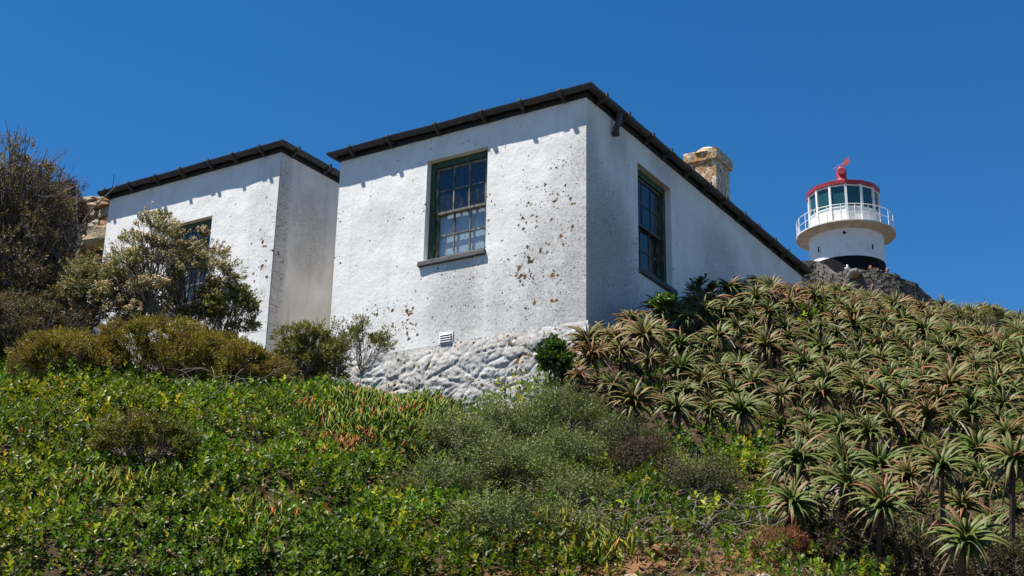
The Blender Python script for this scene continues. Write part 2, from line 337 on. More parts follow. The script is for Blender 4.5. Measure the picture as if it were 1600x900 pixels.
for x, y, z in [(-.1, 0, 5.8), (-.1, .6, 5.3), (-.1, 1.14, 5.2), (-.1, 2, 5.45), (-.1, 3, 5.8), (-.1, 4.4, 6.3), (0, 5.8, 6.55), (0, 8, 6.9), (0, 10, 7.2), (1, -.2, 6.75), (2.2, -.3, 7.1), (5, -.3, 8.3), (8.2, -.3, 9.2), (4, 3, 7.2), (8, 3, 8.6)]:
    p = hw(x, y); ctrl.append((p[0], p[1], z))
for x in (-16, -8, 0, 8, 16):
    ctrl += [(x, 6.9, .8 if abs(x) < 10 else .9), (x, 5.6, .1), (x, 3.5, 0), (x, -4, 0)]
AXL = np.array([18.52, 67.5])
for a in range(6): ctrl.append((AXL[0] + 3.5 * cos(a), AXL[1] + 3.5 * sin(a), 24.6))
ctrl += [(-60, -30, -2), (0, -40, -2), (60, -30, -4), (-70, 30, 8), (80, 30, 6), (-60, 90, 14), (20, 95, 22), (90, 90, 10), (-150, 150, 5), (150, 150, 0), (0, 170, 5), (-160, -80, -8), (160, -80, -10)]
CT = np.array(ctrl)
def _solve():
    n = len(CT); d = np.linalg.norm(CT[:, None, :2] - CT[None, :, :2], axis=2)
    A = np.zeros((n + 3, n + 3)); A[:n, :n] = d - np.eye(n) * .12; A[:n, n:] = np.c_[np.ones(n), CT[:, :2]]; A[n:, :n] = A[:n, n:].T
    return np.linalg.solve(A, np.r_[CT[:, 2], 0, 0, 0])
TW = _solve()
def ground(x, y):
    x = np.asarray(x, float); y = np.asarray(y, float); sh = x.shape; x = x.ravel(); y = y.ravel(); out = np.empty(len(x))
    for i in range(0, len(x), 20000):
        q = np.c_[x[i:i + 20000], y[i:i + 20000]]
        d = np.linalg.norm(q[:, None] - CT[None, :, :2], axis=2)
        out[i:i + 20000] = d @ TW[:-3] + TW[-3] + q @ TW[-2:]
    return out.reshape(sh)
def gz(x, y): return float(ground(np.array([x]), np.array([y]))[0])
def axis(lo, hi, step, far): 
    c = np.arange(lo, hi + 1e-6, step); o1 = [lo]; s = step
    while o1[-1] > -far: s *= 1.16; o1.append(o1[-1] - s)
    o2 = [hi]; s = step
    while o2[-1] < far: s *= 1.16; o2.append(o2[-1] + s)
    return np.r_[np.array(o1[1:])[::-1], c, np.array(o2[1:])]
xs = axis(-8, 9.5, .11, 500); ys = axis(6, 24, .11, 500)
X, Y = np.meshgrid(xs, ys); 
far = np.clip((np.hypot(X, Y) - 170) / 100, 0, 1)
Z = ground(np.clip(X, -165, 165), np.clip(Y, -90, 170)) * (1 - far) - 12 * far
near = np.clip(1 - (np.hypot(X, Y - 14) - 10) / 20, 0.25, 1)
Z = Z + near * (.09 * fbm(X * 1.3, Y * 1.3, 0, 3) + .035 * fbm(X * 7, Y * 7, 0, 9))
nx, ny = len(xs), len(ys); ii = np.arange(nx * ny).reshape(ny, nx)
Q = np.stack([ii[:-1, :-1], ii[:-1, 1:], ii[1:, 1:], ii[1:, :-1]], -1).reshape(-1, 4)
tag(link('ground', np_mesh('ground', np.stack([X, Y, Z], -1).reshape(-1, 3), Q, smooth=True), None, M['soil']), kind='structure')

# ------------------------------------------------------------------ buildings
def wall_sheet(mb, org, ud, nd, L, z0, z1, hole=None, depth=.14, step=.09, amp=.006, seed=0):
    """outer face of a masonry wall from org along ud (outward nd), uneven plaster, with a window reveal"""
    us = set(np.round(np.linspace(0, L, int(L / step) + 1), 4)); zs = set(np.round(np.linspace(z0, z1, int((z1 - z0) / step) + 1), 4))
    if hole:
        a, b, c, d = hole; us = {u for u in us if min(abs(u - a), abs(u - b)) > .03} | {a, b}; zs = {z for z in zs if min(abs(z - c), abs(z - d)) > .03} | {c, d}
    us = sorted(us); zs = sorted(zs); ud = np.array(ud); nd = np.array(nd); org = np.array(org); base = len(mb.v)
    for z in zs:
        for u in us:
            e = min(u, L - u, z - z0, z1 - z); k = min(1, e / .15)
            if hole and a - 1e-6 <= u <= b + 1e-6 and c - 1e-6 <= z <= d + 1e-6: k = 0
            n = amp * k * float(fbm(u * 2.5 + 9 * seed, z * 2.5, seed, seed, 3)) * 2
            mb.v.append(tuple(org + ud * u + nd * n + np.array([0, 0, z])))
    m = len(us)
    for j in range(len(zs) - 1):
        for i in range(m - 1):
            if hole and us[i] >= a - 1e-6 and us[i + 1] <= b + 1e-6 and zs[j] >= c - 1e-6 and zs[j + 1] <= d + 1e-6: continue
            mb.f.append((base + j * m + i, base + j * m + i + 1, base + (j + 1) * m + i + 1, base + (j + 1) * m + i))
    if hole:
        P = lambda u, z, q: org + ud * u - nd * q + np.array([0, 0, z])
        for (u0, zz0), (u1, zz1) in (((a, c), (a, d)), ((a, d), (b, d)), ((b, d), (b, c)), ((b, c), (a, c))):
            mb.add([P(u0, zz0, 0), P(u1, zz1, 0), P(u1, zz1, depth + .12), P(u0, zz0, depth + .12)], [(0, 1, 2, 3)])
def window(parent, mp, s0, s1, z0, z1, d0, flip, curtain, sashm, sill_out=.05):
    """sash window, six panes over six; mp maps (along, depth, z) boxes into the parent's frame"""
    def B(mb, a, b, c, d, e, f): mp(mb, a, b, c, d, e, f)
    fw = .085; mb = MB()
    B(mb, s0, s0 + fw, d0, d0 + .13, z0, z1); B(mb, s1 - fw, s1, d0, d0 + .13, z0, z1); B(mb, s0 + fw, s1 - fw, d0, d0 + .13, z1 - .10, z1); B(mb, s0 + fw, s1 - fw, d0 + .01, d0 + .13, z0, z0 + .05)
    win = mb.build('window', M['green'], parent, bevel=.006)
    zi0, zi1 = z0 + .05, z1 - .10; zm = (zi0 + zi1) / 2; a, b = s0 + fw, s1 - fw
    for top in (1, 0):
        q0, q1 = (zm - .02, zi1 - .003) if top else (zi0 + .003, zm + .02); dd = d0 + (.035 if top else .075); st = .038; g = .02
        mb = MB(); hb = .05 if not top else .035
        B(mb, a + .002, a + st, dd, dd + .035, q0, q1); B(mb, b - st, b - .002, dd, dd + .035, q0, q1)
        B(mb, a + st, b - st, dd, dd + .035, q0, q0 + hb); B(mb, a + st, b - st, dd, dd + .035, q1 - .04, q1)
        ia, ib, ja, jb = a + st, b - st, q0 + hb, q1 - .04; pw = (ib - ia) / 3; ph = (jb - ja) / 2
        for k in (1, 2): B(mb, ia + k * pw - g / 2, ia + k * pw + g / 2, dd + .005, dd + .03, ja, jb)
        jm = (ja + jb) / 2
        for k in range(3): B(mb, ia + k * pw + (g / 2 if k else 0), ia + (k + 1) * pw - (g / 2 if k < 2 else 0), dd + .006, dd + .029, jm - g / 2, jm + g / 2)
        mb.build('sash', sashm, win)
        for k in range(3):
            for r in range(2):
                mb = MB(); B(mb, ia + k * pw + .006, ia + (k + 1) * pw - .006, dd + .015, dd + .018, ja + r * ph + .006, ja + (r + 1) * ph - .006)
                mb.build('pane', M['glass'], win)
    mb = MB(); B(mb, s0 - .012, s1 + .075, -sill_out, d0 + .02, z0 - .085, z0 - .003); B(mb, s0 + .003, s1 - .003, d0 + .022, d0 + .13, z0 - .06, z0 - .004); mb.build('sill', M['sill'], win, bevel=.012)
    return win
def gutter_run(gut, pts_u, out, zc, r, parent_frame, closed_ends=True): pass
def half_round(mb, p0, p1, out, r, t=.006, n=10, m0=0.0, m1=0.0):
    """half-round gutter from p0 to p1 (m0/m1: mitre shift per metre of outward offset)"""
    p0 = np.array(p0, float); p1 = np.array(p1, float); d = (p1 - p0) / np.linalg.norm(p1 - p0); out = np.array(out, float); up = np.array([0, 0, 1.0])
    prof = [(r * cos(a), -r * sin(a)) for a in np.linspace(0, pi, n)] + [((r - t) * cos(a), -(r - t) * sin(a)) for a in np.linspace(pi, 0, n)]
    k = len(prof); vs_ = []; L = np.linalg.norm(p1 - p0); ns = max(2, int(L / .22))
    for q in range(ns):
        f = q / (ns - 1); p = p0 + (p1 - p0) * f; mm = -m0 if q == 0 else m1 if q == ns - 1 else 0
        w_ = min(1, f * L / .4, (1 - f) * L / .4); dz = w_ * .011 * float(fbm(p[0] * 1.1 + p[1] * 1.3, p[2], 0, 17, 2)) * 2; do = w_ * .008 * float(fbm(p[0] * 1.4 + p[1] * 1.1, 5.0, 0, 23, 2)) * 2
        for o, z in prof: vs_.append(p + out * (o + do) + up * (z + dz) + d * mm * o)
    fs_ = [(j * k + i, j * k + (i + 1) % k, (j + 1) * k + (i + 1) % k, (j + 1) * k + i) for j in range(ns - 1) for i in range(k)] + [tuple(range(k))[::-1], tuple(range((ns - 1) * k, ns * k))]
    mb.add(vs_, fs_)
def bracket(mb, p, d, out, r):
    p = np.array(p, float); d = np.array(d, float); out = np.array(out, float); up = np.array([0, 0, 1.0])
    pts = [p + out * (r * 1.16 * cos(a)) - up * (r * 1.16 * sin(a)) for a in np.linspace(-.18, pi + .1, 12)]
    vs_ = []
    for i, q in enumerate(pts):
        c = (q - p) / np.linalg.norm(q - p)
        for s, k in ((-.026, -.004), (.026, -.004), (.026, .02), (-.026, .02)): vs_.append(q + d * s + c * k)
    fs_ = [(i * 4 + j, i * 4 + (j + 1) % 4, i * 4 + 4 + (j + 1) % 4, i * 4 + 4 + j) for i in range(11) for j in range(4)] + [(3, 2, 1, 0), (44, 45, 46, 47)]
    mb.add(vs_, fs_)
    mb.add([p + d * s + out * o + up * z for s in (-.014, .014) for o, z in ((-.075, -.15), (-.02, -.12), (.05, -.08), (-.075, -.02))], [(0, 1, 2, 3), (7, 6, 5, 4), (0, 4, 5, 1), (1, 5, 6, 2), (2, 6, 7, 3), (3, 7, 4, 0)])
def roof_hip(mb, x0, x1, y0, y1, z, pitch):
    h = min(x1 - x0, y1 - y0) / 2; rz = z + h * tan(pitch); t = .03
    if x1 - x0 > y1 - y0: r = [(x0 + h, (y0 + y1) / 2), (x1 - h, (y0 + y1) / 2)]; fc = [(0, 1, 5, 4), (2, 3, 4, 5), (3, 0, 4), (1, 2, 5)]
    else: r = [((x0 + x1) / 2, y0 + h), ((x0 + x1) / 2, y1 - h)]; fc = [(1, 2, 5, 4), (3, 0, 4, 5), (0, 1, 4), (2, 3, 5)]
    mb.add([(x0, y0, z), (x1, y0, z), (x1, y1, z), (x0, y1, z)] + [(a, b, rz) for a, b in r], fc)
    mb.add([(x0, y0, z - t), (x1, y0, z - t), (x1, y1, z - t), (x0, y1, z - t), (x0, y0, z), (x1, y0, z), (x1, y1, z), (x0, y1, z)], [(0, 1, 5, 4), (1, 2, 6, 5), (2, 3, 7, 6), (3, 0, 4, 7), (0, 3, 2, 1)])
GR, GO = .066, .105          # gutter radius, distance of its centre from the wall
def eaves(root, x0, x1, y0, y1, ze, brk_front, brk_side, gm=None):
    """fascia, gutter with brackets and roof round a rectangular building"""
    fz0, fz1 = ze, ze + .115; f = MB()
    f.box(x0 - .032, x0 + .05, y0 - .032, y1 + .032, fz0, fz1); f.box(x0 + .052, x1 - .002, y0 - .030, y0 + .05, fz0 + .002, fz1); f.box(x0 + .052, x1 - .002, y1 - .05, y1 + .03, fz0 + .002, fz1); f.box(x1, x1 + .032, y0 - .03, y1 + .03, fz0, fz1)
    f.build('fascia', M['fascia'], root)
    gz_ = ze + .125; o = GO; mb = MB()
    half_round(mb, (x0 - o, y0 - o, gz_), (x0 - o, y1 + o, gz_), (-1, 0, 0), GR, m0=1, m1=1)
    half_round(mb, (x1 + o, y0 - o, gz_), (x1 + o, y1 + o, gz_), (1, 0, 0), GR, m0=1, m1=1)
    half_round(mb, (x0 - o, y0 - o, gz_), (x1 + o, y0 - o, gz_), (0, -1, 0), GR, m0=1, m1=1)
    half_round(mb, (x0 - o, y1 + o, gz_), (x1 + o, y1 + o, gz_), (0, 1, 0), GR, m0=1, m1=1)
    gut = mb.build('gutter', M['gutter'], root, smooth=True)
    for y in brk_front: 
        mb = MB(); bracket(mb, (x0 - o, y, gz_), (0, 1, 0), (-1, 0, 0), GR); mb.build('bracket', M['gutter'], gut)
    for x in brk_side:
        mb = MB(); bracket(mb, (x, y0 - o, gz_), (1, 0, 0), (0, -1, 0), GR); mb.build('bracket', M['gutter'], gut)
    # wider socket joints where gutter lengths meet
    for y in brk_front[::2]:
        mb = MB(); half_round(mb, (x0 - o, y + .10, gz_ - .001), (x0 - o, y + .19, gz_ - .001), (-1, 0, 0), GR + .009, t=.012); mb.build('joint_socket', M['gutter'], gut, smooth=True)
    for x in brk_side[1::2]:
        mb = MB(); half_round(mb, (x + .10, y0 - o, gz_ - .001), (x + .19, y0 - o, gz_ - .001), (0, -1, 0), GR + .009, t=.012); mb.build('joint_socket', M['gutter'], gut, smooth=True)
    mb = MB(); roof_hip(mb, x0 - .11, x1 + .11, y0 - .11, y1 + .11, ze + .145, radians(14)); mb.build('roof', M['roof'], root)
    return gut
mpL = lambda off: (lambda mb, a, b, c, d, e, f: mb.box(off + c, off + d, a, b, e, f))      # walls facing -x
mpR = lambda off: (lambda mb, a, b, c, d, e, f: mb.box(a, b, off + c, off + d, e, f))      # walls facing -y
# --- main house, root at the near corner, z0 = 6.0
HZ = 6.0; HL, HD = 4.4, 8.6; LEDGE, EAVE = .762, 4.062
house = empty('house', (CX, CY, HZ), YAW)
tag(house, 'large white plastered house with lichen-spotted walls, green sash windows and a chimney', 'house', 'white hilltop buildings')
mb = MB()
W1 = (1.63, 2.71, 2.09, 3.685); W2 = (1.575, 2.72, 2.03, 3.69)
wall_sheet(mb, (0, 0, 0), (0, 1, 0), (-1, 0, 0), HL, LEDGE - .25, EAVE + .1, W1, seed=1)
wall_sheet(mb, (0, 0, 0), (1, 0, 0), (0, -1, 0), HD, LEDGE - .25, EAVE + .1, W2, seed=2)
wall_sheet(mb, (0, HL, 0), (1, 0, 0), (0, 1, 0), HD, LEDGE - .25, EAVE + .1, None, step=.4, seed=3)
wall_sheet(mb, (HD, 0, 0), (0, 1, 0), (1, 0, 0), HL, LEDGE - .25, EAVE + .1, None, step=.4, seed=4)
mb.build('wall', M['plaster'], house, smooth=True)
mb = MB(); mb.box(.3, 4.0, .3, HL - .3, 1.1, 1.15); mb.box(.3, 4.0, .3, HL - .3, 4.0, 4.05); mb.box(4.0, 4.1, .3, HL - .3, 1.1, 4.05)
mb.box(.3, 4.0, HL - .29, HL - .25, 1.1, 4.05); mb.build('interior', M['interior'], house)
# rough rubble plinth
def plinth(name, org, ud, nd, L, z0, z1, parent, seed):
    us = np.arange(0, L + .001, .018); zs = np.linspace(z0, z1, int((z1 - z0) / .018) + 1); U, Zz = np.meshgrid(us, zs)
    rr = np.random.default_rng(seed); n = int(L * (z1 - z0) * 22); pu = rr.uniform(0, L, n); pz = rr.uniform(z0, z1 + .1, n); ph = rr.uniform(.0, 1, n); tu = rr.normal(0, .35, n); tz = rr.normal(-.1, .35, n)
    wu = U + .06 * noise2(U * 5, Zz * 5, 4); wz = Zz + .05 * noise2(U * 5, Zz * 5, 5) + .18 * wu * .3
    d = np.sqrt(((wu[..., None] - pu) * .62) ** 2 + ((wz[..., None] - pz - .05 * pu) * 1.15) ** 2)
    i1 = d.argmin(-1); ds = np.sort(d, -1); edge = np.clip((ds[..., 1] - ds[..., 0]) / .07, 0, 1)
    ru, rz_ = U * .94 - Zz * .34, U * .34 + Zz * .94
    t_ = fbm(ru * 2.2, rz_ * 4.2, 0, seed, 5) * 9 + ph[i1] * 2.2 * edge; fr_ = t_ - np.floor(t_); terr = np.floor(t_) + np.clip((fr_ - .3) / .4, 0, 1)
    H = .055 + .017 * terr - .035 * (1 - edge) ** 2 + .05 * fbm(U * 3.1, Zz * 4.1, 0, seed + 3, 3) + .06 * fbm(U * 13, Zz * 17, 0, seed + 9, 4) + .03 * fbm(U * 34, Zz * 38, 0, seed + 12, 2)
    H = (.13 * H + .02 * np.abs(fbm(U * 9, Zz * 16, 0, seed + 30, 4)) + .012 * fbm(U * 26, Zz * 30, 0, seed + 20, 3) - .012 * (1 - edge) ** 2 + .018) * np.clip((U + .02) / .16, .6, 1)
    top = np.clip((z1 - Zz + .06 * noise2(U * 4, Zz * 0, 3)) / .22, 0, 1); H = H * (top ** .8) + (1 - top) * .006; H = np.maximum(H, .003)
    V = np.array(org)[None, None] + U[..., None] * np.array(ud) + H[..., None] * np.array(nd) + Zz[..., None] * np.array([0, 0, 1.0])
    a, b = U.shape; k = np.arange(a * b).reshape(a, b); q = np.stack([k[:-1, :-1], k[:-1, 1:], k[1:, 1:], k[1:, :-1]], -1).reshape(-1, 4)
    if np.dot(np.cross(ud, (0, 0, 1)), nd) < 0: q = q[:, ::-1]
    link(name, np_mesh(name, V.reshape(-1, 3), q, smooth=False), parent, M['plinth'])
plinth('plinth', (0, -.03, 0), (0, 1, 0), (-1, 0, 0), HL + .03, -1.0, LEDGE + .02, house, 5)
plinth('plinth', (-.03, 0, 0), (1, 0, 0), (0, -1, 0), 3.0, -.6, LEDGE - .03, house, 8)
fb = [.33, .99, 1.66, 2.48, 3.36, 4.1]; sb = [.3 + .72 * i + random.uniform(-.08, .08) for i in range(12)]
eaves(house, 0, HD, 0, HL, EAVE, fb, sb)
w1 = window(house, mpL(0), W1[0], W1[1], W1[2], W1[3], .10, 0, True, M['sash'])
w2 = window(house, mpR(0), W2[0], W2[1], W2[2], W2[3], .10, 0, False, M['sash_dark'])
# net curtain and cards behind the lower panes of the sunny window
mb = MB(); n = 60; yy = np.linspace(W1[0] + .05, W1[1] - .05, n)
for i in range(n - 1):
    f = lambda q: .238 + .001 * sin(q * 60)
    mb.add([(f(yy[i]), yy[i], 2.05), (f(yy[i + 1]), yy[i + 1], 2.05), (f(yy[i + 1]), yy[i + 1], 2.85), (f(yy[i]), yy[i], 2.85)], [(0, 1, 2, 3)])
mb.build('curtain', M['curtain'], w1, smooth=True)
for y0, y1, h in ((2.34, 2.50, .13), (2.22, 2.28, .11), (1.98, 2.14, .15)):
    mb = MB(); mb.box(.232, .236, y0, y1, 2.13, 2.15 + h); mb.build('card', M['paper'], w1)
mb = MB(); mb.box(.24, .244, W2[0] + .1, W2[0] + .48, 2.05, 3.6) if 0 else mb.box(W2[0] + .05, W2[0] + .42, .36, .37, 2.05, 3.6); mb.build('curtain', M['interior'], w2)
# air vent
mb = MB(); v0, v1, q0, q1 = 2.13, 2.37, .775, .945
mb.box(-.012, .02, v0, v0 + .02, q0, q1); mb.box(-.012, .02, v1 - .02, v1, q0, q1); mb.box(-.012, .02, v0 + .02, v1 - .02, q1 - .018, q1); mb.box(-.012, .02, v0 + .02, v1 - .02, q0, q0 + .016)
vent = mb.build('air_vent', M['paper'], house)
mb = MB(); mb.box(-.008, -.006, v0 + .02, v1 - .02, q0 + .016, q1 - .018); mb.build('vent_opening', M['fascia'], vent)
for k in range(4):
    z = q0 + .022 + k * .034; mb = MB(); mb.add([(-.03, v0 + .021, z), (-.03, v1 - .021, z), (-.008, v1 - .021, z + .02), (-.008, v0 + .021, z + .02), (-.03, v0 + .021, z + .007), (-.03, v1 - .021, z + .007), (-.008, v1 - .021, z + .027), (-.008, v0 + .021, z + .027)], [(0, 3, 2, 1), (4, 5, 6, 7), (0, 1, 5, 4), (1, 2, 6, 5), (2, 3, 7, 6), (3, 0, 4, 7)]); mb.build('slat', M['paper'], vent)
# broken downpipe outlet on the shaded side
mb = MB(); gz_ = EAVE + .125
mb.tube([(.80, -GO, gz_ - GR + .02), (.80, -GO, gz_ - GR - .07), (.80, -GO + .005, gz_ - GR - .10), (.79, -.085, gz_ - GR - .17), (.785, -.06, gz_ - GR - .22), (.785, -.055, gz_ - GR - .33)], [.05, .05, .048, .046, .045, .045], 14)
mb.tube([(.785, -.055, gz_ - GR - .27), (.785, -.055, gz_ - GR - .33)], .053, 14); mb.build('downpipe_outlet', M['gutter'], house, smooth=True)
# chimney, uneven and lichened
def rough_box(mb, x0, x1, y0, y1, z0, z1, n, amp, seed):
    import itertools
    for ax in range(3):
        for side in (0, 1):
            g = np.linspace(0, 1, n); A, B = np.meshgrid(g, g); c = np.full_like(A, side)
            p = [None] * 3; p[ax] = c; p[(ax + 1) % 3] = A; p[(ax + 2) % 3] = B
            P = np.stack([x0 + (x1 - x0) * p[0], y0 + (y1 - y0) * p[1], z0 + (z1 - z0) * p[2]], -1)
            ctr = np.array([(x0 + x1) / 2, (y0 + y1) / 2, (z0 + z1) / 2]); dv = unit(P - ctr)
            P = P + dv * (amp * fbm(P[..., 0] * 6, P[..., 1] * 6, P[..., 2] * 6, seed, 4))[..., None]
            k = np.arange(n * n).reshape(n, n); q = np.stack([k[:-1, :-1], k[:-1, 1:], k[1:, 1:], k[1:, :-1]], -1).reshape(-1, 4)
            mb.add(P.reshape(-1, 3), [tuple(r) for r in q])
mb = MB(); rough_box(mb, 7.56, 8.24, 1.26, 1.87, EAVE, 6.46, 16, .03, 3); ch = mb.build('chimney', M['chimney'], house, smooth=True)
mb = MB(); rough_box(mb, 7.51, 8.30, 1.21, 1.92, 6.43, 6.645, 16, .035, 6); mb.build('chimney_cap', M['chimney'], ch, smooth=True)
mb = MB(); mb.lathe([(.02, 6.76), (.16, 6.76), (.24, 6.70), (.33, 6.60)], 18, 7.8, 1.52); mb.build('chimney_flaunching', M['chimney'], ch, smooth=True)
# --- annex to the left, set back
AXX, AY0, AY1, AE = .15, 5.82, 9.91, 10.615 - 6.5
p = hw(AXX, AY0); annex = empty('annex', (p[0], p[1], 6.5), YAW)
tag(annex, 'smaller white annex at the left, with a quoined corner, half hidden by the flowering shrub', 'house', 'white hilltop buildings')
AL = AY1 - AY0; W3 = (1.45, 2.42, 1.77, 3.28)
mb = MB(); wall_sheet(mb, (0, 0, 0), (0, 1, 0), (-1, 0, 0), AL, -.4, AE + .1, W3, seed=6); wall_sheet(mb, (0, AL, 0), (1, 0, 0), (0, 1, 0), 5, -.4, AE + .1, None, step=.3, seed=8); wall_sheet(mb, (5, 0, 0), (0, 1, 0), (1, 0, 0), AL, -.4, AE + .1, None, step=.4, seed=9)
mb.build('wall', M['plaster_annex'], annex, smooth=True)
mb = MB(); wall_sheet(mb, (0, 0, 0), (1, 0, 0), (0, -1, 0), 5, -.4, AE + .1, None, seed=7); rw = mb.build('side_wall', M['plaster_return'], annex, smooth=True)
mb = MB(); mb.box(.3, 2.5, .3, AL - .3, 1.0, 1.05); mb.box(2.5, 2.6, .3, AL - .3, 1.0, AE); mb.box(.3, 2.5, .3, AL - .3, AE - .05, AE); mb.build('interior', M['interior'], annex)
z = -.35; k = 0
while z < AE - .1:                                    # dressed corner stones, standing a little proud
    h = random.uniform(.27, .33); wd = random.uniform(.26, .30) if k % 2 else random.uniform(.30, .35); z1 = min(z + h, AE - .01)
    mb = MB(); mb.box(.012, wd, -.012, .01, z, z1 - .014); mb.build('quoin', M['plaster_return'], rw, bevel=.006); z += h; k += 1
eaves(annex, 0, 5, 0, AL, AE, [.3 + .62 * i + random.uniform(-.07, .07) for i in range(7)], [.25 + .7 * i + random.uniform(-.08, .08) for i in range(7)])
window(annex, mpL(0), W3[0], W3[1], W3[2], W3[3], .10, 0, False, M['sash'])
mb = MB(); mb.tube([(-.02, AL - .05, AE + .2), (-.02, AL - .05, AE + .47)], .006, 6); mb.build('metal_rod', M['fascia'], annex)
# --- rough stone building behind the annex, only its corner shows
p = hw(1.0, 10.45); zst = 8.0
shed = empty('stone_outbuilding', (p[0], p[1], zst), YAW)
tag(shed, 'rough sandstone wall corner with a dark opening, between the annex and the left thicket', 'stone building')
top_z = at(152, 304, 24.6)[2] - zst
mb = MB(); mb.box(.22, 2.5, .0, 1.86, 0, top_z - .12); mb.build('wall_core', M['mortar'], shed)
SM = [M['stone_tan'], M['stone_orange'], M['stone_pale'], M['stone_orange'], M['stone_tan']]
def stone_mesh(lx, ly, lz, seed, r=.2):
    """one hewn stone: a box with knocked-off, uneven corners"""
    rr = np.random.default_rng(seed); mb = MB(); q = np.linspace(-1, 1, 4); V = []; idx = {}
    import itertools
    for a, b, c in itertools.product(range(4), repeat=3):
        if not any(t in (0, 3) for t in (a, b, c)): continue
        v = np.array([q[a], q[b], q[c]]); n = sum(t in (0, 3) for t in (a, b, c)); v = v * (1 - (n - 1) * r * .28) + rr.normal(0, .055, 3)
        idx[a, b, c] = len(V); V.append(v * np.array([lx, ly, lz]) / 2)
    Fs = []
    for ax in range(3):
        for s in (0, 3):
            for i in range(3):
                for j in range(3):
                    def g(u, w_): t = [0, 0, 0]; t[ax] = s; t[(ax + 1) % 3] = u; t[(ax + 2) % 3] = w_; return idx[tuple(t)]
                    Fs.append((g(i, j), g(i + 1, j), g(i + 1, j + 1), g(i, j + 1)))
    mb.add(V, Fs); return mb.mesh('stone')
zc = top_z; sd = 1
while zc > .2:
    h = random.uniform(.13, .22); lintel = abs(zc - (top_z - .75)) < .12
    if lintel: h = .34
    y = -.1
    open_ = top_z - 2.0 < zc < top_z - .98
    while y < 1.9:
        wd = random.uniform(.3, .6) * (2.2 if lintel else 1)
        if open_ and .05 < y + wd / 2 < 1.25: y += wd; continue
        o = link('stone', stone_mesh(.34, wd - .015, h - .015, sd), shed, random.choice(SM) if not lintel else M['stone_tan']); sd += 1
        o.location = (.12 + random.uniform(-.05, .04), y + wd / 2, zc - h / 2); o.rotation_euler = (random.uniform(-.06, .06), random.uniform(-.05, .05), random.uniform(-.06, .06)); y += wd
    zc -= h

# ------------------------------------------------------------------ lighthouse
LX, LY, LB = AXL[0], AXL[1], 24.6
lh = empty('lighthouse', (LX, LY, LB), 0)
tag(lh, 'squat white lighthouse with red roof and round gallery on the hilltop at right', 'lighthouse')
Zl = lambda z: z - LB
mb = MB(); mb.lathe([(2.03, Zl(26.29)), (2.03, Zl(28.0))], 72); mb.build('tower', M['white_paint'], lh, smooth=True)
mb = MB(); mb.lathe([(2.05, -1.5), (2.034, Zl(26.29)), (1.9, Zl(26.295))], 72); mb.build('black_band', M['black_paint'], lh, smooth=True)
mb = MB(); mb.lathe([(1.9, Zl(27.88)), (2.02, Zl(27.88)), (2.3, Zl(27.99)), (2.66, Zl(28.05)), (2.70, Zl(28.06)), (2.70, Zl(28.13)), (1.6, Zl(28.13))], 72); mb.build('gallery', M['gallery'], lh, smooth=True)
to_cam = atan2(-LY, -LX)          # direction from the tower towards the camera
NL = 14; off = to_cam + radians(5)
RL = 1.96; ring = [(RL * cos(off + 2 * pi * k / NL), RL * sin(off + 2 * pi * k / NL)) for k in range(NL)]
mb = MB(); mb.lathe([(RL - .03, Zl(28.12)), (RL - .03, Zl(29.18)), (RL - .2, Zl(29.2))], NL, a0=off); lw = mb.build('lantern_wall', M['white_paint'], lh)
for k in range(NL):
    a = np.array(ring[k]); b = np.array(ring[(k + 1) % NL]); n = unit((a + b)[None])[0]
    mb = MB(); i = .985
    mb.add([(*(a * .97), Zl(29.2)), (*(b * .97), Zl(29.2)), (*(b * .97), Zl(30.5)), (*(a * .97), Zl(30.5)), (*(a * .96), Zl(29.2)), (*(b * .96), Zl(29.2)), (*(b * .96), Zl(30.5)), (*(a * .96), Zl(30.5))], [(0, 1, 2, 3), (7, 6, 5, 4), (0, 4, 5, 1), (1, 5, 6, 2), (2, 6, 7, 3), (3, 7, 4, 0)])
    mb.build('lantern_pane', M['lantern_glass'], lh)
    t = unit(np.array([[-a[1], a[0]]]))[0] * .062; r0, r1 = .955, 1.012
    mb = MB(); mb.add([(*(a * r0 - t), Zl(28.14)), (*(a * r0 + t), Zl(28.14)), (*(a * r1 + t), Zl(28.14)), (*(a * r1 - t), Zl(28.14)), (*(a * r0 - t), Zl(30.52)), (*(a * r0 + t), Zl(30.52)), (*(a * r1 + t), Zl(30.52)), (*(a * r1 - t), Zl(30.52))], [(0, 3, 2, 1), (4, 5, 6, 7), (0, 1, 5, 4), (1, 2, 6, 5), (2, 3, 7, 6), (3, 0, 4, 7)])
    mb.build('mullion', M['white_paint'], lh)
for zz in (29.2, 30.47):
    mb = MB(); mb.lathe([(RL * .95, Zl(zz - .04)), (RL * 1.0, Zl(zz - .04)), (RL * 1.0, Zl(zz + .03)), (RL * .95, Zl(zz + .03))], NL, a0=off); mb.build('lantern_rail', M['white_paint'], lh)
mb = MB(); mb.lathe([(RL * .93, Zl(30.52)), (RL * 1.035, Zl(30.52)), (RL * 1.045, Zl(30.74)), (RL * .98, Zl(30.8)), (.5, Zl(31.42)), (.3, Zl(31.5))], NL, a0=off); rf = mb.build('roof', M['red_paint'], lh)
mb = MB(); mb.lathe([(.34, Zl(31.45)), (.29, Zl(31.6)), (.28, Zl(32.05)), (.25, Zl(32.22)), (.15, Zl(32.34)), (.0, Zl(32.37))], 24); vn = mb.build('ventilator', M['red_paint'], rf, smooth=True)
dx, dy = cos(to_cam), sin(to_cam)
mb = MB(); mb.tube([(dx * .2, dy * .2, Zl(32.0)), (dx * .34, dy * .34, Zl(32.0))], .2, 20); mb.build('ventilator_mouth', M['red_paint'], rf, smooth=True)
wv = np.array([dy, -dx]) * -1                          # to the right as seen from the camera
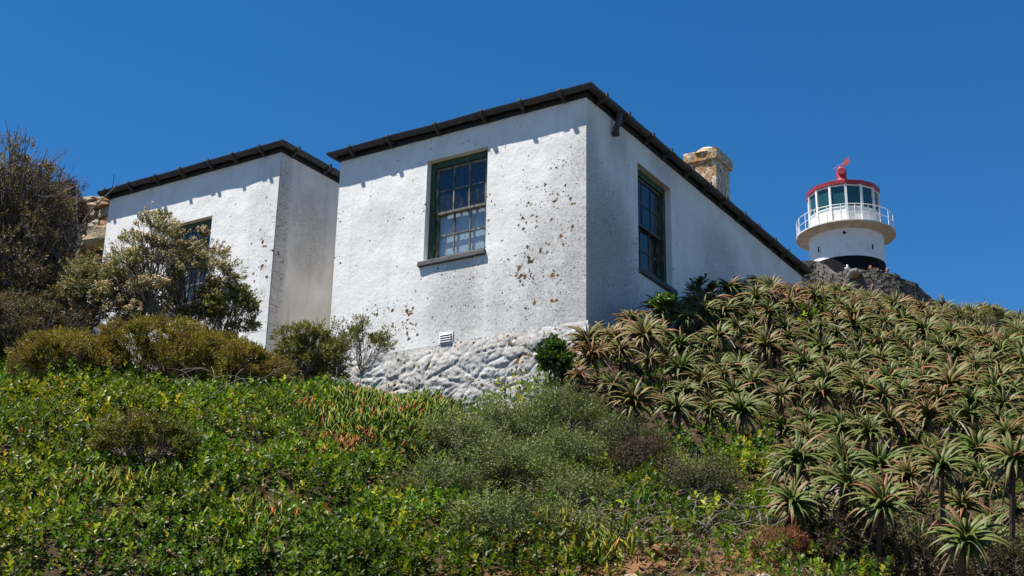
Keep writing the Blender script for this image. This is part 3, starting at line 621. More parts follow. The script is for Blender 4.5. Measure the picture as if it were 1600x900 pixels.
mb = MB(); p0 = wv * -.42; p1 = wv * .42
mb.tube([(0, 0, Zl(32.3)), (0, 0, Zl(32.56))], .02, 8); mb.tube([(*p0, Zl(32.30)), (*p1, Zl(32.72))], .018, 8)
mb.add([(*(wv * q + np.array([dx, dy]) * s), Zl(z)) for s in (-.012, .012) for q, z in ((.1, 32.42), (.30, 32.44), (.50, 32.64), (.44, 32.76), (.46, 32.98), (.22, 32.82))], [(0, 1, 2, 3, 4, 5), (11, 10, 9, 8, 7, 6)] + [(i, 6 + i, 6 + (i + 1) % 6, (i + 1) % 6) for i in range(6)])
mb.build('weathervane', M['pink'], lh)
rl = None; RG = 2.63; zr = Zl(28.13)
mb = MB(); n = 72
for h, r in ((.92, .022), (.46, .016)):
    mb.tube([(RG * cos(a), RG * sin(a), zr + h) for a in np.linspace(0, 2 * pi, n + 1)], r, 6, cap=False)
rl = mb.build('railing', M['rail'], lh, smooth=True)
for k in range(22):
    a = 2 * pi * k / 22 + .1; mb = MB(); mb.tube([(RG * cos(a), RG * sin(a), zr - .01), (RG * cos(a), RG * sin(a), zr + .95)], .026, 6); mb.build('post', M['rail'], rl)
def tower_slit(px, z, wdt, hgt):
    ca = (px - 1323.5) / 60.5; a = to_cam + math.asin(ca); n = np.array([cos(a), sin(a)]); t = np.array([-sin(a), cos(a)])
    mb = MB()
    def pt(u, r, zz): q = n * r + t * u; return (q[0], q[1], Zl(zz))
    def bx(u0, u1, r0, r1, z0, z1): mb.add([pt(u0, r0, z0), pt(u1, r0, z0), pt(u1, r1, z0), pt(u0, r1, z0), pt(u0, r0, z1), pt(u1, r0, z1), pt(u1, r1, z1), pt(u0, r1, z1)], [(0, 3, 2, 1), (4, 5, 6, 7), (0, 1, 5, 4), (1, 2, 6, 5), (2, 3, 7, 6), (3, 0, 4, 7)])
    f = .06; bx(-wdt / 2 - f, -wdt / 2, 1.99, 2.06, z - f, z + hgt + f); bx(wdt / 2, wdt / 2 + f, 1.99, 2.06, z - f, z + hgt + f); bx(-wdt / 2, wdt / 2, 1.99, 2.06, z - f, z); bx(-wdt / 2, wdt / 2, 1.99, 2.06, z + hgt, z + hgt + f)
    s = mb.build('slit_window', M['white_paint'], lh); mb = MB(); bx(-wdt / 2, wdt / 2, 2.0, 2.04, z, z + hgt); mb.build('opening', M['black_paint'], s)
tower_slit(1280, 26.82, .12, .3); tower_slit(1364, 26.72, .12, .3)
a = to_cam - .03; n3 = np.array([cos(a), sin(a)]); mb = MB(); mb.tube([(*(n3 * 2.0), Zl(27.62)), (*(n3 * 2.05), Zl(27.62))], .085, 16); mb.build('vent_hole', M['black_paint'], lh)

# ------------------------------------------------------------------ stone walls below the lighthouse
def stone_wall(name, pts, h, label, seed):
    pts = [np.array(p) for p in pts]; base = np.mean(pts, 0); root = np.array([base[0], base[1], min(p[2] for p in pts) - h])
    rr = random.Random(seed); mb = MB(); segs = [(pts[i], pts[i + 1]) for i in range(len(pts) - 1)]
    for a, b in segs:
        L = hypot(*(b - a)[:2]); d = (b - a) / L; nrm = np.array([d[1], -d[0], 0]); 
        if nrm[1] > 0: nrm = -nrm
        dn = np.array([d[0], d[1], 0]); q = lambda u, w_, z: a + dn * u + nrm * w_ + np.array([0, 0, d[2] * u + z]) - root
        mb.add([q(u, w_, z) for u in (0, L) for w_ in (0, -.5) for z in (-h, -.06)], [(0, 1, 3, 2), (4, 6, 7, 5), (0, 4, 5, 1), (2, 3, 7, 6), (1, 5, 7, 3)])
        z = 0.0
        while z > -h:
            hh = rr.uniform(.11, .2); u = -.1
            while u < L:
                wd = rr.uniform(.16, .42); e = rr.uniform(.02, .06); j = lambda: rr.uniform(-.015, .015)
                c = [q(uu + j(), ww + j(), zz + j()) for uu in (u + .02, u + wd - .02) for ww in (-.5, e) for zz in (z - hh + .02, z + (rr.uniform(-.08, .05) if z == 0 else 0))]
                mb.add(c, [(0, 1, 3, 2), (4, 6, 7, 5), (0, 4, 5, 1), (2, 3, 7, 6), (1, 5, 7, 3), (0, 2, 6, 4)]); u += wd
            z -= hh
    o = mb.build(name, M['stone_grey']); o.location = root; tag(o, label, 'wall'); return o
stone_wall('stone_wall', [at(1225, 402, 48), at(1258, 409, 48), at(1273, 408, 48), at(1292, 420, 47.6), at(1318, 440, 47.2)], 2.6, 'dark dry-stone wall dropping away beside the end of the house gutter', 1)
stone_wall('stone_wall', [at(1302, 427, 60), at(1330, 421, 59.5), at(1368, 420, 59.2), at(1399, 429, 59.2), at(1430, 442, 59.6), at(1446, 458, 60), at(1470, 478, 60.4), at(1495, 500, 61)], 3.2, 'long dark stone parapet curving below the lighthouse and down to the right', 2)
def rock(loc, size, m, label, seed, cat='rock'):
    me = MB(); n = 12; rr = np.random.default_rng(seed); th = np.linspace(0, pi, 9); ph_ = np.linspace(0, 2 * pi, n, endpoint=False)
    prof = []
    V = [(sin(t) * cos(f), sin(t) * sin(f), cos(t)) for t in th for f in ph_]; V = np.array(V)
    k = 1 + .55 * fbm(V[:, 0] * 1.3 + seed, V[:, 1] * 1.3, V[:, 2] * 1.3, seed, 3); V = np.sign(V) * np.abs(V) ** .75 * k[:, None] * np.array(size)
    me.add(V, [(i * n + j, i * n + (j + 1) % n, (i + 1) * n + (j + 1) % n, (i + 1) * n + j) for i in range(8) for j in range(n)])
    o = me.build('rock', m); o.location = loc; o.rotation_euler = (0, 0, rr.uniform(0, 6)); tag(o, label, cat, 'rocks on the slope'); return o

# ------------------------------------------------------------------ people near the lighthouse wall
def cloth_mat(name, shirt, pants, skin=(.36, .2, .13)):
    m, t, p = mat(name); g = NT(t); z = g.n('ShaderNodeSeparateXYZ'); t.links.new(g.obj(), z.inputs[0])
    c = g.mix(g.m('GREATER_THAN', z.outputs[2], .88), rgb(*pants), rgb(*shirt)); c = g.mix(g.m('GREATER_THAN', z.outputs[2], 1.43), c, rgb(*skin))
    t.links.new(c, p.inputs['Base Color']); p.inputs['Roughness'].default_value = .8; return m
def person(loc, face, shirt, pants, hair, label, h=1.7):
    me = bpy.data.meshes.new('person')
    V = [(0, 0, .92), (0, 0, 1.15), (0, 0, 1.38), (0, .01, 1.48), (0, .02, 1.56), (0, .015, 1.66), (.10, 0, .86), (.11, .02, .48), (.11, 0, .09), (.12, .16, .04), (-.10, 0, .86), (-.11, -.02, .48), (-.11, -.03, .09), (-.12, .13, .04),
         (.17, 0, 1.37), (.22, -.01, 1.10), (.21, .10, .88), (.20, .14, .80), (-.17, 0, 1.37), (-.22, -.01, 1.10), (-.21, .10, .88), (-.20, .14, .80), (0, .115, 1.585)]
    Eg = [(0, 1), (1, 2), (2, 3), (3, 4), (4, 5), (0, 6), (6, 7), (7, 8), (8, 9), (0, 10), (10, 11), (11, 12), (12, 13), (2, 14), (14, 15), (15, 16), (16, 17), (2, 18), (18, 19), (19, 20), (20, 21), (4, 22)]
    Rr = [.15, .135, .15, .055, .088, .075, .09, .06, .042, .035, .09, .06, .042, .035, .06, .045, .035, .028, .06, .045, .035, .028, .02]
    me.from_pydata(V, Eg, []); o = link('person', me, None, cloth_mat('clothes', shirt, pants))
    sk = o.modifiers.new('skin', 'SKIN'); 
    if not me.skin_vertices: 
        import bmesh; bm = bmesh.new(); bm.from_mesh(me); bm.verts.layers.skin.verify(); bm.to_mesh(me); bm.free()
    for i, r in enumerate(Rr): me.skin_vertices[0].data[i].radius = (r, r * .85); me.skin_vertices[0].data[i].use_root = (i == 0)
    ss = o.modifiers.new('sub', 'SUBSURF'); ss.levels = 1; ss.render_levels = 2
    o.location = loc; o.rotation_euler = (0, 0, face); o.scale = (h / 1.74,) * 3; tag(o, label, 'person')
    mb = MB(); n = 14; vs_ = [(.098 * sin(t) * cos(f), .015 - .012 + .108 * sin(t) * sin(f), 1.625 + .125 * cos(t)) for t in np.linspace(.01, 1.75, 7) for f in np.linspace(0, 2 * pi, n, endpoint=False)]
    vs_ = [(x, min(y, .075) if z < 1.66 else y, z) for x, y, z in vs_]
    mb.add(vs_, [(i * n + j, i * n + (j + 1) % n, (i + 1) * n + (j + 1) % n, (i + 1) * n + j) for i in range(6) for j in range(n)])
    mb.build('hair', simple('hair_' + label[:6], hair, .6, .2), o, smooth=True); return o
def stand(px, py, D, h): q = at(px, py, D); return (q[0], q[1], q[2] - h)
person(stand(1474, 469, 63.0, 1.7), -2.2, (.35, .30, .26), (.05, .05, .08), (.02, .015, .012), 'person with dark hair at the upper end of the group by the parapet')
person(stand(1479, 472, 61.5, 1.62), -2.6, (.25, .03, .05), (.04, .04, .05), (.03, .02, .015), 'second person in a dark red top, behind the one in blue', 1.62)
person(stand(1490, 482, 61.6, 1.7), -2.0, (.02, .08, .42), (.05, .05, .08), (.02, .02, .03), 'person in a bright blue top, lowest of the group right of the parapet')
person(stand(1360, 416.5, 61.5, 1.66), 2.9, (.55, .5, .45), (.1, .1, .12), (.33, .13, .05), 'person with ginger hair peeping over the parapet in front of the tower')
person(stand(1386, 419, 61.8, 1.72), 2.7, (.5, .2, .12), (.1, .1, .12), (.30, .11, .05), 'person with reddish hair peeping over the parapet right of the tower', 1.72)
q = at(1324, 419, 60.5); mb = MB(); mb.lathe([(.0, -2.0), (.2, -2.0), (.2, -.08), (.25, -.06), (.25, .02), (.1, .06), (.06, .12), (.1, .2), (.06, .28), (0, .3)], 16)
o = mb.build('white_post', M['white_paint'], smooth=True); o.location = q; o.scale = (.55, .55, .6); tag(o, 'short white post with a knob behind the stone parapet', 'post')

# ------------------------------------------------------------------ foliage machinery
# leaf templates: y along the leaf, x across, z its upper side
OBO = (np.array([(0, 0, 0), (.21, .42, .06), (.25, .76, .05), (0, 1, -.03), (-.25, .76, .05), (-.21, .42, .06)]), np.array([(0, 1, 2), (0, 2, 3), (0, 3, 4), (0, 4, 5)]))
DIA = (np.array([(0, 0, 0), (.17, .55, .05), (0, 1, -.02), (-.17, .55, .05)]), np.array([(0, 1, 2), (0, 2, 3)]))
FIN = (np.array([(.06, 0, 0), (-.06, 0, 0), (0, 0, -.1), (.075, .5, .1), (-.075, .5, .1), (0, .5, -.02), (0, 1, .32)]), np.array([(0, 3, 4), (0, 4, 1), (1, 4, 5), (1, 5, 2), (2, 5, 3), (2, 3, 0), (3, 6, 4), (4, 6, 5), (5, 6, 3)]))
BLOB = (np.array([(0, 0, 0), (.5, .35, 0), (0, .35, .5), (-.5, .35, 0), (0, .35, -.5), (.0, .8, .0)]), np.array([(0, 2, 1), (0, 3, 2), (0, 4, 3), (0, 1, 4), (5, 1, 2), (5, 2, 3), (5, 3, 4), (5, 4, 1)]))
def scatter(tpl, O, Fd, Nn, s, C, tipC=None, tipw=None):
    """place one template per row; returns verts, tris, colours"""
    v, t = tpl; Fd = unit(Fd); Xd = unit(np.cross(Fd, Nn)); Zd = np.cross(Xd, Fd); n = len(O); k = len(v)
    s = np.asarray(s); s = s[:, None, None] if s.ndim == 1 else s[:, None, :]
    vv = v[None] * s if s.shape[-1] == 3 else v[None] * s
    V = O[:, None] + vv[..., 0:1] * Xd[:, None] + vv[..., 1:2] * Fd[:, None] + vv[..., 2:3] * Zd[:, None]
    Cc = np.repeat(C[:, None], k, 1)
    if tipC is not None: wv_ = (v[:, 1] ** 2)[None, :, None] * tipw[:, None, None]; Cc = Cc * (1 - wv_) + tipC[:, None] * wv_
    return V.reshape(-1, 3), (t[None] + (np.arange(n) * k)[:, None, None]).reshape(-1, 3), Cc.reshape(-1, 3)
def merge(parts):
    V, T, C = [], [], []; b = 0
    for v, t, c in parts: V.append(v); T.append(t + b); C.append(c); b += len(v)
    return np.concatenate(V), np.concatenate(T), np.concatenate(C)
def rdir(n): return unit(RNG.normal(0, 1, (n, 3)))
def shoots(P, A, n, inc=(30, 85), length=.06):
    """n leaves spiralling round the last centimetres of each shoot: origins, directions, upper sides"""
    m = len(P); A = unit(A); ref = np.where(np.abs(A[:, 2:3]) < .9, np.array([[0, 0, 1.0]]), np.array([[1.0, 0, 0]]))
    U = unit(np.cross(A, ref)); W = np.cross(A, U); k = np.arange(n); ph = RNG.uniform(0, 6.28, (m, 1)) + k * 2.4 + RNG.normal(0, .25, (m, n))
    f = k / max(1, n - 1); ic = np.radians(inc[1] + (inc[0] - inc[1]) * f + RNG.normal(0, 9, (m, n)))
    rad = np.cos(ph)[..., None] * U[:, None] + np.sin(ph)[..., None] * W[:, None]
    D = np.cos(ic)[..., None] * A[:, None] + np.sin(ic)[..., None] * rad
    L = np.asarray(length) * np.ones(m)
    O = P[:, None] + A[:, None] * (f * 1.0 - .5)[None, :, None] * L[:, None, None]
    N = A[:, None] * np.ones((1, n, 1)) + .15 * RNG.normal(0, 1, (m, n, 3))
    return O.reshape(-1, 3), D.reshape(-1, 3), N.reshape(-1, 3)
def pick(cols, n, jit=.18, w_=None):
    cols = np.array(cols); i = RNG.choice(len(cols), n, p=w_); return np.clip(cols[i] * (1 + RNG.normal(0, jit, (n, 1))) * (1 + RNG.normal(0, jit * .35, (n, 3))), .003, .9)
def inpoly(px, py, poly):
    c = np.zeros(len(px), bool); j = len(poly) - 1
    for i in range(len(poly)):
        xi, yi = poly[i]; xj, yj = poly[j]
        c ^= ((yi > py) != (yj > py)) & (px < (xj - xi) * (py - yi) / (yj - yi + 1e-12) + xi); j = i
    return c
def field(x0, x1, y0, y1, dens):
    n = int((x1 - x0) * (y1 - y0) * dens); return RNG.uniform(x0, x1, n), RNG.uniform(y0, y1, n)
def outside_buildings(x, y):
    d = np.stack([x - CX, y - CY], -1); a = d @ RV; b = d @ LV
    return ~(((a > -.12) & (a < HD) & (b > -.14) & (b < HL + .2)) | ((a > .0) & (a < 6) & (b > AY0 - .1) & (b < AY1 + .1)))
GREENS = [(.054, .102, .007), (.086, .14, .009), (.03, .064, .007), (.155, .195, .013), (.27, .28, .025), (.07, .085, .014)]
GW = [.27, .27, .2, .14, .05, .07]
# zones of the slope, given as outlines on the survey picture of the ground points
ZA = [(898, 610), (912, 565), (940, 545), (1000, 520), (1080, 480), (1130, 460), (1250, 458), (1330, 475), (1480, 505), (1600, 515), (1900, 530), (2100, 1000), (1620, 1000), (1480, 935), (1340, 900), (1260, 870), (1215, 820), (1225, 745), (1190, 715), (1050, 712), (960, 668), (895, 640)]
ZC = [(640, 690), (720, 640), (800, 610), (900, 600), (985, 660), (1090, 725), (1200, 745), (1195, 800), (1000, 790), (960, 870), (880, 905), (760, 850), (640, 790), (600, 740)]
ZS = [(905, 950), (930, 905), (985, 848), (1090, 838), (1215, 838), (1290, 880), (1420, 905), (1480, 960), (1480, 1100), (900, 1100)]
def canopy(x, y): return .25 + .26 * fbm(x * .9, y * .9, 0, 21, 3) + .30 * fbm(x * 2.5, y * 2.5, 0, 31, 3)
def canopy_pts(x, y, lift=0.0):
    e = .06; g0 = ground(x, y); z = g0 + canopy(x, y) + lift
    zx = (ground(x + e, y) + canopy(x + e, y) + lift - z) / e; zy = (ground(x, y + e) + canopy(x, y + e) + lift - z) / e
    return np.stack([x, y, z], -1), unit(np.stack([-zx, -zy, np.ones_like(zx)], -1)), g0
# --- broad-leaved ground cover over the left of the slope
x, y = field(-8, 9, 8.2, 20.5, 720)
ok = outside_buildings(x, y); x, y = x[ok], y[ok]
P, N, G0 = canopy_pts(x, y); px, py = pix(np.stack([x, y, G0], -1).T.T)
inA = inpoly(px, py, ZA); inC = inpoly(px, py, ZC); inS = inpoly(px, py, ZS)
hth = inpoly(px, py, [(40, 610), (20, 545), (120, 505), (330, 505), (440, 560), (500, 620), (330, 612)]) 
u = RNG.uniform(0, 1, len(x)); heath_y = (py < 600) & (px < 430)
keep = np.where(inA, u < .2, np.where(inC, u < np.where(px > 940, .5, .22), np.where(inS, u < .30, np.where(hth, u < .06, np.where((py < 560) & (px < 700), u < .25, u < .93)))))
keep &= RNG.uniform(0, 1, len(x)) < np.clip(.70 + 1.6 * fbm(x * 3.4, y * 3.4, 0, 61, 2), .10, 1)
keep &= (px > -90) & (px < 1680) & (py < 960) & (py > 380)
figz = [((590, 640, 75, 42), 1), ((660, 645, 60, 40), 1), ((170, 800, 62, 30), 0), ((930, 868, 50, 22), 0), ((400, 850, 48, 20), 0), ((600, 605, 55, 30), 1), ((540, 690, 45, 30), 1)]
figm = np.zeros(len(x))
for (a, b, c, d), _ in figz: figm = np.maximum(figm, np.clip(1.25 - np.hypot((px - a) / c, (py - b) / d), 0, 1))
keep &= ~((RNG.uniform(0, 1, len(x)) < figm * 1.1))
hx_ = np.stack([x - CX, y - CY], -1); keep &= ~((hx_ @ RV > -1.0) & (hx_ @ LV > -.1) & (hx_ @ LV < 2.2) & (RNG.uniform(0, 1, len(x)) < .88))
P, N, px, py = P[keep], N[keep], px[keep], py[keep]
P = P + N * RNG.normal(0, .055, (len(P), 1)) - np.array([0, 0, 1]) * (RNG.uniform(0, 1, len(P)) ** 2.2 * .22)[:, None]
A = unit(N * .55 + np.array([-.10, -.05, .75]) + RNG.normal(0, .33, (len(P), 3)))
pt = fbm(P[:, 0] * .8, P[:, 1] * .8, 0, 44, 3); sz = np.clip(.046 + .018 * pt + RNG.normal(0, .008, len(P)), .026, .085)
nl = 8; O, D, Nn = shoots(P, A, nl, (22, 82), sz * 1.1)
C = pick(GREENS, len(P), .16, GW)
olive = np.clip((pt - .12) * 3, 0, 1)[:, None] * .6
C = C * (1 - olive) + olive * pick([(.095, .11, .022), (.13, .135, .03), (.07, .085, .02)], len(P), .15)
C = C * (1 + .75 * np.clip(fbm(P[:, 0] * 1.2, P[:, 1] * 1.2, 0, 91, 3), -.6, .6))[:, None] * (1 + np.array([.35, 0, 0]) * np.clip(fbm(P[:, 0] * .7, P[:, 1] * .7, 0, 95, 2) * 2, -.5, 1)[:, None])
C = np.repeat(C, nl, 0) * (1 + RNG.normal(0, .14, (len(P) * nl, 1)))
yl = RNG.uniform(0, 1, len(C)) < .018; C[yl] = pick([(.36, .27, .03), (.30, .12, .03), (.22, .2, .05)], int(yl.sum()))
ls = np.repeat(sz, nl) * RNG.uniform(.75, 1.15, len(C))
V, T, Cc = scatter(OBO, O, D, Nn, ls, C)
gc = link('ground_cover', np_mesh('ground_cover', V, T, Cc), None, M['leaf_gloss'])
tag(gc, 'glossy green broad-leaved ground cover spread over the slope', 'ground cover', kind='stuff')
# --- sour-fig mats: upright fleshy fingers, yellow-green, some reddened
parts = []
for (a, b, c, d), red in figz:
    q = at(a, b, 9.7 + (900 - b) / 300 * 4.2); r = c / F_PX * q[1] * 1.2
    n = int(900 * r * r * 3.2 / (1 if red else 2.0)); x = q[0] + RNG.normal(0, r * .6, n); y = q[1] + RNG.normal(0, r * .75, n); ok = outside_buildings(x, y); x, y = x[ok], y[ok]; n = len(x)
    P, N, G0 = canopy_pts(x, y, .0); P = P - np.array([0, 0, 1]) * RNG.uniform(.0, .10, n)[:, None]; P[:, 2] += .02
    D = unit(N * .5 + np.array([0, -.15, .8]) + RNG.normal(0, .45, (n, 3)))
    cb = pick([(.09, .14, .010), (.14, .18, .012), (.06, .11, .010), (.20, .21, .015)] if red else [(.13, .16, .012), (.20, .20, .015), (.10, .14, .012), (.30, .25, .02)], n, .15); rd = (RNG.uniform(0, 1, n) < (.05 if red else .07)); ct = cb * 1.0
    hot = (fbm(x * 2.2, y * 2.2, 0, 77, 2) > .06) & bool(red); rd |= hot & (RNG.uniform(0, 1, n) < .6)
    ct[rd] = pick([(.38, .05, .025), (.34, .09, .03), (.40, .17, .04)], int(rd.sum())); wt = np.where(rd, 1.0, .0); full = rd & (RNG.uniform(0, 1, n) < .6); cb[full] = ct[full] * .9
    parts.append(scatter(FIN, P, D, rdir(n), RNG.uniform(.08, .135, n)[:, None] * np.array([1.7, 1, 1]), cb, ct, wt))
V, T, Cc = merge(parts)
tag(link('sour_fig_mat', np_mesh('sour_fig_mat', V, T, Cc), None, M['fig']), 'fleshy finger-leaved succulent mats, yellow green with red patches', 'succulent', kind='stuff')

# ------------------------------------------------------------------ shrubs
def tubes_mesh(paths, n=5):
    mb = MB()
    for pts, rad in paths: mb.tube(pts, rad, n, cap=False)
    return mb
def limb(a, b, r0, r1, wob=.12, n=6, sag=0.0):
    a = np.array(a, float); b = np.array(b, float); t = np.linspace(0, 1, n)[:, None]; L = np.linalg.norm(b - a)
    p = a * (1 - t) + b * t + np.array([0, 0, 1.0]) * (sag * L * np.sin(t * pi)); j = RNG.normal(0, wob * L / n, (n, 3)); j[0] = 0; j[-1] = 0
    return p + np.cumsum(j, 0) * (1 - t), np.linspace(r0, r1, n)
def shrub(name, label, cat, base, centre, radii, clumps, clump_r, shoots_n, leaf_n, leaf_s, cols, m=None, tpl=DIA, stems=9, stem_r=.02, flowers=0.0, fcols=None, lower=-.35, group=None, inc=(20, 75), axis_up=.4, bare=0, seedy=0, tip=None, barkm=None, shell=.6, ball=1.0, hole=None):
    """woody plant: stems from the base fanning into clumps of leafy shoots"""
    base = np.array(base, float); centre = np.array(centre, float); radii = np.array(radii, float)
    root = empty(name, base); tag(root, label, cat, group)
    d = rdir(clumps * 4); d = d[d[:, 2] > lower][:clumps]; rr = RNG.uniform(shell, 1.0, (len(d), 1)) * (1 + .22 * np.clip(fbm(d[:, 0] * 1.9 + base[0] * 3, d[:, 1] * 1.9, d[:, 2] * 1.9, 5, 2) * 2, -1, .55))[:, None]; cc = centre + d * radii * rr
    if hole is not None:
        kx, ky = pix(cc); cc = cc[np.hypot((kx - hole[0]) / hole[2], (ky - hole[1]) / hole[3]) > 1]
    ax = unit((cc - centre) / radii * np.array([1, 1, 1]) + np.array([0, 0, axis_up]))
    # skeleton
    paths = []; ends = []
    for i in range(stems):
        e = base * .55 + centre * .45 + RNG.normal(0, .28, 3) * radii; e[2] = max(e[2], base[2] + .15); ends.append(e); paths.append(limb(base + RNG.normal(0, .05, 3) * np.array([1, 1, 0]), e, stem_r * RNG.uniform(.7, 1.1), stem_r * .5, .2))
    ends = np.array(ends)
    for c in cc:
        j = np.argmin(np.linalg.norm(ends - c, axis=1) + RNG.uniform(0, .3, len(ends))); p, r = limb(ends[j], c, stem_r * .45, stem_r * .12, .25); paths.append((p, r))
        for k in range(4): paths.append(limb(p[RNG.integers(2, 5)], c + RNG.normal(0, clump_r * .7, 3), stem_r * .2, stem_r * .08, .25, 4))
    for k in range(bare):
        c = centre + unit(rdir(1)[0] * np.array([1, 1, .6]) + np.array([0, 0, .45])) * radii * RNG.uniform(.95, 1.22); j = np.argmin(np.linalg.norm(ends - c, axis=1)); p, r = limb(ends[j], c, stem_r * .35, stem_r * .07, .3); paths.append((p, r))
        for q in range(3): paths.append(limb(p[RNG.integers(3, 5)], c + RNG.normal(0, .16, 3), stem_r * .14, stem_r * .06, .3, 4))
    mb = tubes_mesh([(p - base, r) for p, r in paths], 4); mb.build('trunk', barkm or M['bark'], root, smooth=True)
    # shoots
    m_ = shoots_n; ci = np.repeat(np.arange(len(cc)), m_); dd = rdir(len(ci)); dd = np.where(((dd * ax[ci]).sum(1) < -.2)[:, None], -dd, dd)
    rad = clump_r * RNG.uniform(.35, 1.0, (len(ci), 1)) ** .6 * (1 + .42 * RNG.normal(0, 1, (len(cc), 1))[ci]).clip(.3, 1.9) * (1 + .35 * np.abs(RNG.normal(0, 1, (len(ci), 1))) * (RNG.uniform(0, 1, (len(ci), 1)) < .12))
    P = cc[ci] + dd * rad * np.array([1, 1, .8]) * ball; A = unit(dd * .55 + ax[ci] * .7 + RNG.normal(0, .25, (len(ci), 3)))
    sz = np.clip(RNG.normal(leaf_s, leaf_s * .2, len(P)), leaf_s * .5, leaf_s * 1.7)
    O, D, Nn = shoots(P, A, leaf_n, inc, sz * (1.6 if tip is None else tip))
    cl = pick(cols, len(cc), .16)[ci] * .6 + pick(cols, len(P), .16) * .4; C = np.repeat(cl, leaf_n, 0) * (1 + RNG.normal(0, .16, (len(O), 1)))
    V, T, Cc = scatter(tpl, O - base, D, Nn, np.repeat(sz, leaf_n) * RNG.uniform(.75, 1.15, len(O)), np.clip(C, .004, .8))
    cr = link('crown', np_mesh('crown', V, T, Cc), root, m or M['leaf'])
    if flowers:
        f = RNG.uniform(0, 1, len(P)) < flowers * (1 + .8 * RNG.normal(0, 1, len(cc)))[ci].clip(.1, 2); Pf = P[f] + A[f] * sz[f][:, None] * .9; k = 5; n = len(Pf)
        Of = (Pf[:, None] + RNG.normal(0, leaf_s * .33, (n, k, 3))).reshape(-1, 3); Cf = pick(fcols, n * k, .13)
        V, T, Cc = scatter(BLOB, Of - base, np.repeat(A[f], k, 0) + .4 * rdir(n * k), rdir(n * k), RNG.uniform(.5, .95, n * k) * leaf_s * .8, Cf)
        link('blossom', np_mesh('blossom', V, T, Cc), root, M['flower'])
    return root
def gpt(px, py, D, sink=0.0): q = at(px, py, D); return np.array([q[0], q[1], gz(q[0], q[1]) - sink])
def cpt(px, py, D): return at(px, py, D)
OLV = [(.085, .085, .03), (.11, .105, .04), (.06, .068, .026), (.14, .12, .05)]
# flowering shrub before the annex
b = gpt(285, 556, 16.6); 
shrub('flowering_shrub', 'large olive shrub covered in cream blossom, standing before the annex window', 'shrub', b, cpt(258, 440, 16.7), (.98, .7, .82), 112, .13, 32, 9, .038, [(.16, .15, .04), (.12, .125, .03), (.21, .18, .055)], stems=12, stem_r=.024, flowers=.85, fcols=[(.70, .60, .44), (.76, .68, .54), (.60, .44, .31), (.62, .52, .36)], lower=-.75, shell=.45, hole=(296, 450, 26, 34))
shrub('flowering_shrub', 'low sparse side bush of olive leaves right of the cream-blossom shrub', 'shrub', gpt(345, 552, 16.7), cpt(352, 490, 16.6), (.40, .3, .38), 44, .12, 26, 9, .044, [(.10, .115, .026), (.14, .145, .035)], stems=7, stem_r=.016, flowers=.06, fcols=[(.5, .4, .26)], lower=-.4)
shrub('flowering_shrub', 'cream-tipped bush at the left foot of the blossoming shrub', 'shrub', gpt(130, 556, 17.2), cpt(150, 470, 17.3), (.6, .5, .5), 60, .16, 36, 9, .040, [(.12, .12, .035), (.15, .14, .045)], stems=8, stem_r=.02, flowers=.4, fcols=[(.48, .40, .26), (.40, .30, .17)], lower=-.4)
# thicket at the far left
TH = [(.17, .125, .05), (.115, .085, .036), (.21, .165, .08), (.095, .062, .03)]
shrub('thicket_tree', 'tall dark twiggy tree at the left edge with grey-green leaves', 'tree', gpt(112, 560, 18.0), cpt(8, 340, 18.4), (.85, .9, 1.05), 138, .16, 32, 8, .038, TH, stems=16, stem_r=.05, bare=84, lower=-.55, flowers=.10, fcols=[(.42, .36, .26), (.34, .30, .2)])
shrub('thicket_tree', 'bare-branched bushy tree filling the left edge beneath the tall thicket', 'tree', gpt(20, 580, 17.6), cpt(-10, 430, 17.9), (.95, .8, .95), 110, .18, 32, 8, .038, [(.11, .08, .036), (.15, .105, .05), (.075, .055, .03)], stems=14, stem_r=.04, bare=40, lower=-.6)
shrub('thicket_tree', 'reddish brown leafless bush top behind the stone wall corner', 'tree', gpt(98, 470, 23.5), cpt(98, 325, 23.5), (.36, .5, .55), 60, .14, 36, 7, .034, [(.10, .045, .03), (.13, .06, .035), (.06, .032, .02)], stems=9, stem_r=.03, bare=24, lower=-.5)
shrub('thicket_tree', 'tangled brown undershrub at the foot of the thicket', 'shrub', gpt(30, 575, 16.9), cpt(25, 520, 16.9), (.85, .6, .5), 90, .15, 40, 8, .034, [(.11, .07, .034), (.15, .09, .045), (.07, .048, .026), (.09, .09, .03)], stems=9, stem_r=.016, bare=26, lower=-.3)
shrub('thicket_tree', 'brown see-through bush of bare branches before the dark opening of the stone wall', 'shrub', gpt(70, 570, 18.4), cpt(62, 450, 18.6), (.55, .6, .7), 60, .17, 26, 8, .036, [(.085, .07, .035), (.11, .085, .045), (.06, .05, .028)], stems=12, stem_r=.03, bare=40, lower=-.7)
# thick leaning trunks seen through the thicket
th_b = empty('thicket_tree', gpt(105, 562, 17.5)); tag(th_b, 'thick leaning grey trunk forking upward at the left edge', 'tree')
bb = np.array(th_b.location); pr = []
for (e, r0, wob) in (((78, 375, 17.9), .07, .12), ((40, 330, 18.1), .05, .16), ((110, 330, 18.3), .045, .16)):
    k1 = at(126, 468, 17.5); p_, r_ = limb(bb, k1, .085, .075, .08, 6); pr.append((p_ - bb, r_)); p_, r_ = limb(k1, at(*e), r0, .018, wob, 8); pr.append((p_ - bb, r_))
    for q in range(5): pp, rr_ = limb(p_[3 + q % 4], p_[-1] + RNG.normal(0, .4, 3), .018, .005, .25, 6); pr.append((pp - bb, rr_))
tubes_mesh(pr, 8).build('trunk', M['bark'], th_b, smooth=True)
